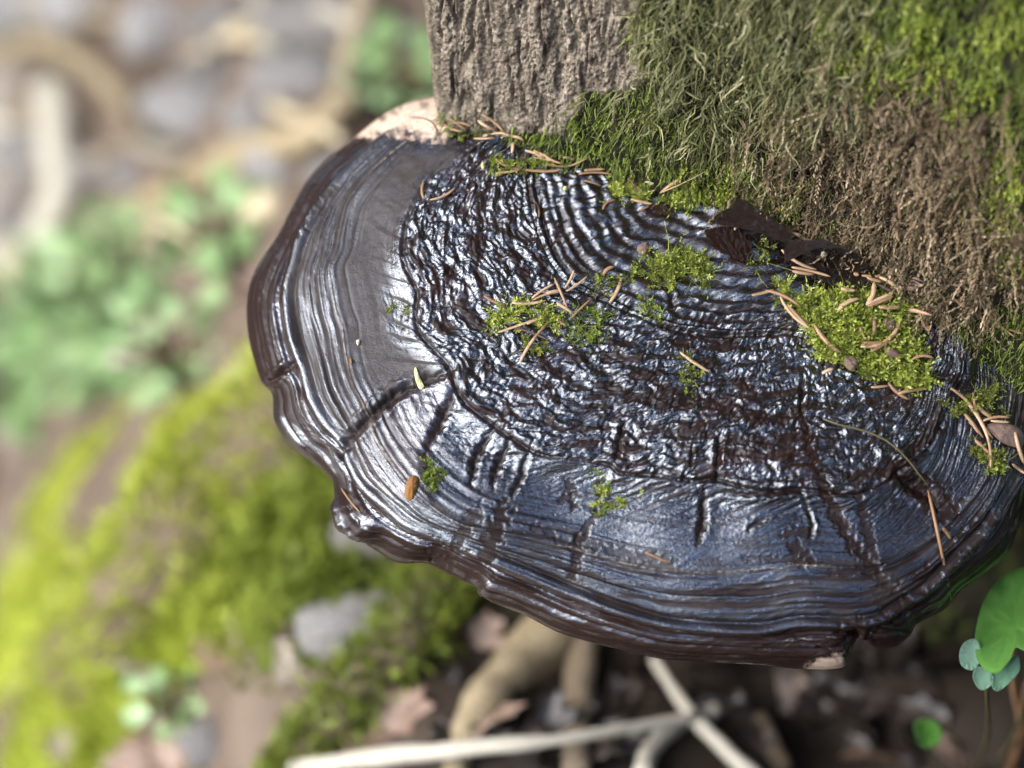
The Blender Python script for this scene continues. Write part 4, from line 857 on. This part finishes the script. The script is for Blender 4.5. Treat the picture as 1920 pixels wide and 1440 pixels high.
# ------------------------------------------------------------------ fresh green leaf at the tree foot
def flat_leaf(name, outline, depth, m, label, cat, th=.0006, cup=.004, tilt=(0, 0), parent=None):
    o_ = catmull(np.asarray(outline, float), 8, True); c2 = o_.mean(0)
    V = []
    fr = np.linspace(0, 1, 9)
    for f in fr:
        q = c2 + (o_ - c2) * f; d = rays(q)
        dep = depth + tilt[0] * (q[:, 0] - c2[0]) + tilt[1] * (q[:, 1] - c2[1]) - cup * f**2 + .0012 * fbm(q[:, 0] / 25, q[:, 1] / 25, 0, 95, 2) + .0006 * f**3 * np.sin(np.linspace(0, 26 * math.pi, len(q)))
        V.append(CAM + d * dep[:, None])
    V = np.array(V); n = V.shape[1]; c0 = V.reshape(-1, 3).mean(0); A = V.reshape(-1, 3) - c0
    F = grid_faces(9, n, True); k = len(A); B_ = A + FW * th
    bl = 8 * n + np.arange(n); nb = 8 * n + (np.arange(n) + 1) % n
    ob = link(name, mesh_np(name, np.vstack([A, B_]), np.vstack([F, F[:, ::-1] + k, np.stack([bl, nb, nb + k, bl + k], 1)])), M[m], parent, label, cat)
    ob.location = c0 if parent is None else c0 - np.array(parent.location)
    return ob
foot = on_ground((1830, 1430))
herb = empty('herb', tuple(foot), 'fresh green lobed leaf with blue-green leaflets at the tree foot beside the fungus', 'plant')
flat_leaf('leaf', [(1935, 1062), (1890, 1075), (1862, 1100), (1842, 1135), (1832, 1170), (1828, 1200), (1832, 1235), (1850, 1258), (1872, 1262), (1892, 1240), (1905, 1215), (1925, 1222), (1990, 1230), (2030, 1190), (2035, 1120), (1990, 1070)], DIST + .03, 'leaf_green', None, None, tilt=(-.0001, -.0002), parent=herb)
flat_leaf('leaf', [(1828, 1198), (1808, 1205), (1799, 1225), (1803, 1248), (1822, 1257), (1835, 1245), (1838, 1215)], DIST + .026, 'leaf_blue', None, None, cup=.002, parent=herb)
flat_leaf('leaf', [(1832, 1250), (1824, 1268), (1832, 1288), (1845, 1294), (1862, 1280), (1858, 1258)], DIST + .026, 'leaf_blue', None, None, cup=.002, parent=herb)
flat_leaf('leaf', [(1858, 1262), (1860, 1288), (1872, 1296), (1895, 1278), (1912, 1256), (1908, 1228), (1890, 1238)], DIST + .026, 'leaf_blue', None, None, cup=.002, parent=herb)
def stem_to(parent, top_px, depth, bot, r, m='stem', name='stem'):
    a = CAM + rays([top_px])[0] * depth; b = np.asarray(bot)
    P = catmull(np.array([a, a * .6 + b * .4 + np.array([.004, 0, -.01]), b]), 8) - np.array(parent.location)
    V, F = tube(P, np.linspace(r * .8, r, len(P)), 8); link(name, mesh_np(name, V, F), M[m], parent)
stem_to(herb, (1850, 1285), DIST + .032, foot - np.array([0, 0, .01]), .0012)
stem_to(herb, (1930, 1230), DIST + .036, foot + np.array([.012, .004, -.01]), .0012)
f2 = on_ground((1745, 1436)); h2 = empty('herb', tuple(f2), 'small round green leaf in the shade under the fungus', 'plant')
flat_leaf('leaf', [(1712, 1362), (1725, 1348), (1750, 1350), (1765, 1368), (1760, 1392), (1742, 1402), (1722, 1395)], DIST + .14, 'leaf_green', None, None, cup=.004, parent=h2)
stem_to(h2, (1742, 1398), DIST + .145, f2 - np.array([0, 0, .01]), .001)
for k, (a, b, r, lb) in enumerate((((1925, 1300), (1888, 1440), .0022, 'orange-brown bare stem rising at the tree foot beside the green leaf'), ((1900, 1285), (1908, 1400), .0015, 'thin purplish stem behind the green leaf'))):
    P0 = on_ground(b, -.01); P1 = CAM + rays([a])[0] * ((P0 - CAM) @ FW * .93)
    P1x = P1 + (P1 - P0) * .6
    V, F = tube(catmull(np.array([P0, (P0 + P1) / 2 + np.array([.003, 0, 0]), P1, P1x]), 8) - P0, r, 8)
    o = link('stem', mesh_np('stem', V, F), M['stem_brown'], None, lb, 'stem'); o.location = P0

# ------------------------------------------------------------------ background on the bank: roots, sticks, moss, herbs, leaves, stones
def gpath(pts, lift=0.0):
    out = []
    for a in pts:
        g = on_ground(a[:2], 0); d = CAM - g; l = a[2] if len(a) > 2 else lift
        out.append(g + d * (l / d[2]))
    return np.array(out)
def rod(name, pts, r, m, label, cat, group=None, lift=0.0, ns=14, rough=.12, moss=None, seed=0, mm='moss_ground', ml=1.0):
    P = catmull(gpath(pts, lift), 8); n = len(P); R = resample(np.interp(np.linspace(0, 1, 40), np.linspace(0, 1, len(np.atleast_1d(r)) if np.ndim(r) else 2), np.atleast_1d(r) if np.ndim(r) else [r, r])[:, None], n)[:, 0]
    c0 = P[0].copy(); V, F = tube(P - c0, R, ns)
    k = n * ns; Nv = V[:k] - np.repeat(P - c0, ns, 0)
    V[:k] += Nv * (rough * 2.2 * fbm(V[:k, 0] * 40 + seed, V[:k, 1] * 40, V[:k, 2] * 40, 97, 2))[:, None]
    if moss is None:
        o = link(name, mesh_np(name, V, F), M[m], None, label, cat, group); o.location = c0; return o
    o = empty(name, tuple(c0), label, cat, group)
    link('wood', mesh_np('wood', V, F), M[m], o)
    cnt = moss; i = rng.integers(0, k, cnt); Nu = norm(Nv[i]); keep = Nu[:, 2] > -.15; i = i[keep]; Nu = Nu[keep]; cnt = len(i)
    L = rng.uniform(.006, .013, cnt) * ml
    me = moss_mesh('moss', [(*strands(V[:k][i] + rng.normal(0, .004, (cnt, 3)), norm(Nu + rng.normal(0, .5, (cnt, 3))), rng.normal(0, .3, (cnt, 3)), L, rng.uniform(.0018, .0035, cnt), 2), .5 + rng.normal(0, .25, cnt))])
    link('moss', me, M[mm], o); return o
rod('mossy_log', [(640, 690), (560, 775), (430, 900), (330, 1030), (240, 1160), (160, 1260)], [.030, .034, .036, .03], 'root_wood', 'yellow-green mossy log slanting down the bank left of the fungus', 'log', lift=.012, moss=5000)
rod('mossy_root', [(880, 1010), (835, 1085), (795, 1150), (735, 1235), (650, 1325), (575, 1415), (540, 1470)], [.020, .019, .015, .010], 'root_wood', 'olive mossy root sloping from under the fungus to the lower bank', 'root', lift=.008, moss=5000, mm='moss_olive', ml=.6)
rod('root', [(1120, 1120), (1040, 1190), (955, 1265), (890, 1350), (850, 1450)], [.022, .014, .011, .006], 'twig_tan', 'thick tan root running down from under the fungus', 'root', lift=.004)
rod('root', [(1095, 1180), (1085, 1300), (1080, 1450)], [.010, .008, .007], 'root_wood', 'thin brown root running straight down beside the tan one', 'root', lift=.004)
rod('stick', [(548, 1440), (700, 1422), (860, 1405), (1060, 1385), (1310, 1342)], [.0035, .0048, .004, .0022], 'twig_pale', 'long pale stick lying across the foot of the bank', 'stick', lift=.022)
rod('stick', [(1225, 1235), (1285, 1325), (1345, 1392), (1420, 1460)], [.0025, .0042, .005], 'twig_pale', 'pale stick slanting under the fungus', 'stick', lift=.018)
rod('stick', [(1205, 1455), (1222, 1402), (1270, 1358), (1345, 1330)], [.0055, .005, .004], 'twig_pale', 'short bent stick meeting the slanting pale one', 'stick', lift=.010)
rod('root', [(1420, 1350), (1470, 1440)], [.006, .005], 'root_wood', 'brown rootlet in the deep shade under the fungus', 'root', lift=.004)
rod('branch', [(-60, 105, .10), (0, 95, .12), (80, 82, .14), (150, 112, .14), (205, 160, .12), (245, 215, .08), (290, 272, .0)], [.010, .010, .009, .006], 'twig_tan', 'arching tan branch with a bend over the stream', 'branch')
rod('branch', [(95, 170, .08), (115, 280, .07), (110, 380, .05), (50, 470, .03), (-40, 540, .0)], [.017, .016, .014], 'twig_pale', 'pale branch hanging down beside the arching one', 'branch')
rod('branch', [(-40, 560), (90, 500), (240, 440), (420, 425), (520, 380)], [.020, .018, .012], 'twig_tan', 'tan driftwood branch lying along the stream edge', 'branch', lift=.008)
rod('branch', [(250, 400), (370, 330), (480, 280), (580, 255), (660, 180)], [.010, .012, .010], 'twig_tan', 'slender tan branch lying across the stones of the stream', 'branch', lift=.02)
rod('branch', [(690, -30), (665, 90), (640, 200)], [.010, .009, .008], 'twig_tan', 'short tan branch beyond the trunk at the stream', 'branch', lift=.02)
rod('branch', [(480, -40), (500, 60), (540, 150)], [.007, .007, .006], 'twig_pale', 'thin pale stick standing in the stream', 'branch', lift=.02)
# moss hummocks
def hummock(cpx, rx, ry, hz, label, cnt, m='moss_ground', tint=.5, mud=True):
    c = on_ground(cpx, 0); nr_, ns_ = 10, 28
    V = []
    for i in range(nr_):
        f = i / (nr_ - 1); th = np.linspace(0, 2 * math.pi, ns_, endpoint=False)
        wob = 1 + .25 * perlin(np.cos(th) * 1.3 + cpx[0], np.sin(th) * 1.3 + cpx[1], .5, 98)
        x = c[0] + rx * f * wob * np.cos(th); y = c[1] + ry * f * wob * np.sin(th)
        z = ground_z(x, y) + hz * (1 - f**2) * (1 + .35 * fbm(x * 25, y * 25, 0, 99, 2)) - .006 * f
        V.append(np.stack([x, y, z], 1))
    V = np.array(V).reshape(-1, 3); F = grid_faces(nr_, ns_, True)
    o = empty('moss_hummock', tuple(c), label, 'moss', 'moss hummocks on the bank')
    link('cushion', mesh_np('cushion', V - c, F, {'along': np.zeros(len(V)), 'tint': np.full(len(V), tint * .7)}), M[m], o)
    i = rng.integers(0, len(V), cnt); B = V[i] + rng.normal(0, 1, (cnt, 3)) * np.array([rx, ry, 0]) * .06 - c
    link('fronds', moss_mesh('fronds', [(*strands(B, norm(np.array([0, 0, 1.0]) + rng.normal(0, .5, (cnt, 3))), rng.normal(0, .3, (cnt, 3)), rng.uniform(.007, .016, cnt), rng.uniform(.002, .004, cnt), 2), tint + rng.normal(0, .25, cnt))]), M[m], o)
for a in (((520, 1060), .075, .10, .05, 'broad olive-green moss hummock behind the rim of the fungus', 900, 'moss_olive', .9), ((610, 1130), .05, .06, .03, 'darker green moss hummock under the black knob', 500, 'moss_olive', .5), ((290, 1190), .08, .05, .03, 'bright green moss hummock at the lower end of the mossy log', 700, 'moss_ground', .45), ((110, 1330), .09, .09, .04, 'bright green moss hummock at the bottom of the bank', 900, 'moss_ground', .5), ((30, 1190), .06, .07, .04, 'yellow-green moss hummock beside a grey stone', 500, 'moss_ground', .8),
    ((90, 985), .08, .035, .03, 'yellow-green moss strip above the brown soil patch', 500, 'moss_ground', .75), ((200, 1050), .06, .03, .02, 'thin yellow moss strip left of the mossy log', 300, 'moss_ground', .8), ((420, 1170), .06, .04, .025, 'green moss hummock between the mossy log and the broad one', 400, 'moss_ground', .4), ((180, 1420), .06, .04, .02, 'olive moss hummock at the foot of the bank', 300, 'moss_ground', .25), ((320, 850), .05, .03, .02, 'yellow-green moss hummock above the mossy log', 300, 'moss_ground', .8)):
    hummock(a[0], a[1] * .8, a[2] * .6, a[3] * .7, a[4], a[5] * 2, a[6], a[7])
# herbs: rosettes of rounded leaves
def herb_leaf_mesh():
    th = np.linspace(0, 2 * math.pi, 14, endpoint=False); V = []
    for f in (0, .5, 1.0):
        rr = f * (1 + .1 * np.cos(5 * th)); V.append(np.stack([rr * np.cos(th) + 1.0, rr * np.sin(th) * .85, .18 * f**2 * np.cos(2 * th) + .05], 1))
    V = np.array(V).reshape(-1, 3); return mesh_np('leaf', V, grid_faces(3, 14, True))
HL = herb_leaf_mesh(); HL.materials.append(M['herb'])
def rosette(cpx, n, size, h, label, group='leafy herbs on the bank'):
    c = on_ground(cpx, 0); o = empty('herb', tuple(c), label, 'plant', group)
    st_ = []
    for k in range(n):
        a = k * 2.4 + rng.uniform(-.3, .3); rr = size * (.3 + .62 * math.sqrt(n) * math.sqrt((k + .5) / n)); z = h * rng.uniform(.6, 1.1)
        q = np.array([rr * math.cos(a), rr * math.sin(a), z])
        lo_ = link('leaf', HL, None, o); s = size * rng.uniform(.7, 1.15)
        lo_.location = q; lo_.scale = (s, s, s); lo_.rotation_euler = (rng.normal(0, .3), rng.normal(-.1, .3), a)
        st_.append(tube(catmull(np.array([[0, 0, -.01], q * np.array([.5, .5, .6]), q + np.array([math.cos(a), math.sin(a), 0]) * s * .1]), 4), .002, 6))
    V, F = joinVF(st_); link('stems', mesh_np('stems', V, F), M['stem'], o)
for cpx, n, sz, hh, lb in (((250, 640), 16, .030, .06, 'largest leafy mint-green herb on the far bank'), ((90, 660), 14, .028, .06, 'mint-green herb left of the largest one'), ((40, 790), 12, .028, .05, 'green herb over the dark hollow'), ((180, 740), 12, .026, .05, 'green herb below the largest one'), ((330, 720), 10, .024, .04, 'pale green herb above the mossy log'), ((420, 500), 8, .022, .04, 'faint pale green herb at the edge of the stream'), ((230, 560), 8, .024, .05, 'yellow-green herb behind the largest one'), ((760, 190), 7, .022, .03, 'green herb beyond the trunk edge'), ((335, 1352), 6, .014, .02, 'small dark green herb among the dead leaves')):
    rosette(cpx, n * 3, sz * .46, hh, lb)
# litter leaves
def litter_mesh(k):
    r2 = np.random.default_rng(k); n = 18; th = np.linspace(0, 2 * math.pi, n, endpoint=False); V = []
    for f in (0, .45, .8, 1.0):
        rr = f * (1 + .15 * r2.normal(size=n) * (f == 1)); x = rr * np.cos(th); y = rr * np.sin(th) * .6 * (1 - .25 * np.cos(th))
        V.append(np.stack([x, y, .25 * x**2 * r2.uniform(-1, 1) + .5 * y**2 * r2.uniform(0, 1.2) + .08 * np.sin(3 * th) * f], 1))
    me = mesh_np('litter_leaf', np.array(V).reshape(-1, 3), grid_faces(4, n, True)); me.materials.append(M['litter']); return me
LM = [litter_mesh(k) for k in range(6)]
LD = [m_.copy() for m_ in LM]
for m_ in LD: m_.materials[0] = M['litter_shade']
def litter(cpx, size, label, group, src=LM):
    c = on_ground(cpx, .004); o = link('dead_leaf', src[int(rng.integers(6))], None, None, label, 'leaf', group)
    o.location = c; o.scale = (size, size, size); o.rotation_euler = (rng.normal(0, .35), rng.normal(0, .35), rng.uniform(0, 6.3))
for cpx, s, lb in (((300, 1262), .030, 'whitish dead leaf at the lower edge of the bank moss'), ((1490, 1305), .022, 'pale grey dead leaf in the shade under the fungus'), ((560, 1225), .022, 'tan dead leaf below the broad moss hummock'), ((420, 1200), .018, 'pale dead leaf between the moss hummocks'), ((1640, 1425), .018, 'tan dead leaf at the tree foot below the small green leaf'), ((1800, 1428), .018, 'tan dead leaf at the tree foot beside the bare stems')):
    litter(cpx, s, lb, None)
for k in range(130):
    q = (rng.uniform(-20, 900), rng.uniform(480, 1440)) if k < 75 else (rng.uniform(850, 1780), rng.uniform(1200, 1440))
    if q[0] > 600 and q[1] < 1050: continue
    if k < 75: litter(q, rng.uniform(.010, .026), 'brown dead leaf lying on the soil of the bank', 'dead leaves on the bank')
    else: litter(q, rng.uniform(.008, .018), 'dead leaf under the fungus, coloured darker for the shade there', 'shade-darkened leaves under the fungus', LD)
# stones
def stone(cpx, r, label, group='stones of the stream'):
    c = on_ground(cpx, 0); th = np.linspace(0, 2 * math.pi, 20, endpoint=False); V = []
    sc = np.array([rng.uniform(.9, 1.4), rng.uniform(.7, 1.1), rng.uniform(.45, .7)]) * r; sd0 = rng.uniform(0, 50)
    for a in np.linspace(-math.pi / 2, math.pi / 2, 12):
        u_ = np.stack([np.cos(a) * np.cos(th), np.cos(a) * np.sin(th), np.full_like(th, np.sin(a))], 1)
        V.append(u_ * (1 + .28 * fbm(u_[:, 0] * 1.4 + sd0, u_[:, 1] * 1.4, u_[:, 2] * 1.4, 101, 2))[:, None] * sc)
    o = link('stone', mesh_np('stone', np.array(V).reshape(-1, 3), grid_faces(12, 20, True)), M['stone'], None, label, 'stone', group); o.location = c + np.array([0, 0, sc[2] * .3])
for cpx, r, lb in (((720, 1000), .030, 'grey stone behind the front-left rim of the fungus'), ((660, 1180), .022, 'small whitish stone beside the olive mossy root'), ((140, 1262), .018, 'small dark grey stone among the bright moss'), ((40, 660), .05, 'grey stone hidden behind the herbs'), ((390, 1400), .016, 'small blue-grey stone at the foot of the bank')): stone(cpx, r, lb, None)
for cpx, r in (((300, 60), .10), ((430, 60), .08), ((600, 50), .09), ((560, 150), .07), ((730, 100), .07), ((360, 210), .08), ((60, 300), .09), ((180, 320), .06), ((520, 320), .07), ((660, 330), .06), ((20, 20), .12), ((150, 10), .10), ((400, 140), .06), ((480, 230), .06), ((40, 420), .06), ((250, 330), .05)):
    stone(cpx, r * .36, 'rounded grey stone lying in the stream', 'stones of the stream')
for k in range(14):
    x0, y0 = rng.uniform(-40, 760), rng.uniform(-20, 520); a_ = rng.uniform(-.9, .6); l_ = rng.uniform(60, 190)
    rod('twig', [(x0, y0), (x0 + l_ * .5 * math.cos(a_) + rng.normal(0, 12), y0 - l_ * .5 * math.sin(a_) + rng.normal(0, 12)), (x0 + l_ * math.cos(a_), y0 - l_ * math.sin(a_))], [.004, .005, .003], 'twig_tan' if k % 3 else 'twig_pale', 'tan twig washed up on the stones of the stream', 'twig', 'twigs on the stream stones', lift=.02)

# ------------------------------------------------------------------ unseen spruces added round the stream to darken the low sky the cap reflects
def spruce_meshes(seed):
    r2 = np.random.default_rng(seed); H = r2.uniform(9, 13)
    P = np.array([[0, 0, -.6], [.03, .02, H * .35], [-.03, .03, H * .7], [0, 0, H]]); V, F = tube(catmull(P, 6), np.linspace(.17, .03, 19), 10)
    tr = mesh_np('trunk', V, F); tr.materials.append(M['root_wood'])
    Vs, n = [], 0
    for z in np.arange(1.0, H, .22):
        L = .35 + 1.9 * (1 - z / H)
        for k in range(8):
            a = r2.uniform(0, 6.3); l = L * r2.uniform(.7, 1.15); ca, sa = math.cos(a), math.sin(a)
            for t in np.linspace(.15, 1, 9):
                for sd in (-1, 1):
                    c = np.array([ca * l * t, sa * l * t, z - .35 * l * t * t + r2.normal(0, .03)])
                    tl = (.10 + .32 * l * (1 - t * .75)) * r2.uniform(.7, 1.2); b = a + sd * r2.uniform(.5, 1.0)
                    d = np.array([math.cos(b), math.sin(b), -.25]) * tl; w_ = np.array([-math.sin(b), math.cos(b), r2.uniform(-.4, .4)]) * .075
                    Vs += [c - w_, c + d * .6 - w_ * 1.3, c + d, c + d * .6 + w_ * 1.3]
    Vs = np.array(Vs); me = mesh_np('crown', Vs, np.arange(len(Vs)).reshape(-1, 4), smooth=False); me.materials.append(M['spruce'])
    return tr, me
M['spruce'] = simple('spruce_needles', [(.3, (.012, .028, .010)), (.7, (.03, .055, .02))], 6, .6)
SP = [spruce_meshes(k) for k in range(3)]
spots = [(-5.4, -7.4), (-2.6, -8.4), (.2, -7.6), (3.0, -7.0), (5.0, -3.6), (3.4, -.6), (4.8, 1.2), (3.2, 2.6), (5.2, 4.4), (1.6, 4.2), (-.4, 5.6), (3.0, 6.6), (-2.6, 6.2), (-5.2, 5.2), (-6.8, 2.6), (-6.6, 1.4), (-4.4, -10.0), (1.4, -10.2), (6.5, -7.0), (7.0, .5), (-8.2, -5.5), (-8.5, 5.5)]
for k, (x, y) in enumerate(spots):
    z = float(ground_z(x, y)); t = empty('unseen_spruce', (x, y, z), 'tall dark spruce out of view, added to close off the low sky', 'tree', 'unseen spruces closing off the low sky')
    t.rotation_euler[2] = k * 1.7; sc = .85 + .3 * ((k * 37) % 10) / 10; t.scale = (sc, sc, sc)
    link('trunk', SP[k % 3][0], None, t); link('crown', SP[k % 3][1], None, t)

def overhead_crown():  # unseen crown, added and set back to break up the sky the cap reflects
    r2 = np.random.default_rng(11); n = 60000
    a = r2.uniform(0, 6.28, n); rr = 4.6 * np.sqrt(r2.uniform(0, 1, n)); x = ctr[0] + rr * np.cos(a); y = ctr[1] + 1.7 + rr * np.sin(a); z = 5.0 + 2.6 * (1 - (rr / 4.6)**2) + r2.normal(0, .35, n)
    k = fbm(x / 1.1, y / 1.1, z / 1.6, 120, 3, .55) > CROWN; c = np.stack([x, y, z], 1)[k]; m = len(c)
    d1_ = norm(r2.normal(size=(m, 3)) * np.array([1, 1, .45])); d2_ = norm(np.cross(d1_, r2.normal(size=(m, 3)))); sz = r2.uniform(.05, .11, (m, 1))
    V = np.stack([c - d1_ * sz, c + d2_ * sz * .6, c + d1_ * sz, c - d2_ * sz * .6], 1).reshape(-1, 3) - np.array([ctr[0], ctr[1], 0])
    me = mesh_np('crown', V, np.arange(m * 4).reshape(-1, 4), smooth=False); link('crown', me, M['spruce'], tree)
    lb = []
    for k in range(9):
        b = k * .7 + r2.uniform(-.2, .2); L = r2.uniform(2.4, 4.2); z0 = 3.9 + .12 * k
        x0, y0 = trunk_base(np.array([.1]), np.array([z0]))[:2]
        P = np.array([[.02, .95, z0], [.02 + .4 * L * math.cos(b), .95 + .4 * L * math.sin(b), z0 + .7], [L * math.cos(b), .6 + L * math.sin(b), z0 + 1.9]])
        lb.append(tube(catmull(P, 7), np.linspace(.07, .015, 15), 8))
    V, F = joinVF(lb); link('limbs', mesh_np('limbs', V, F), M['root_wood'], tree)
CROWN = .02
overhead_crown()
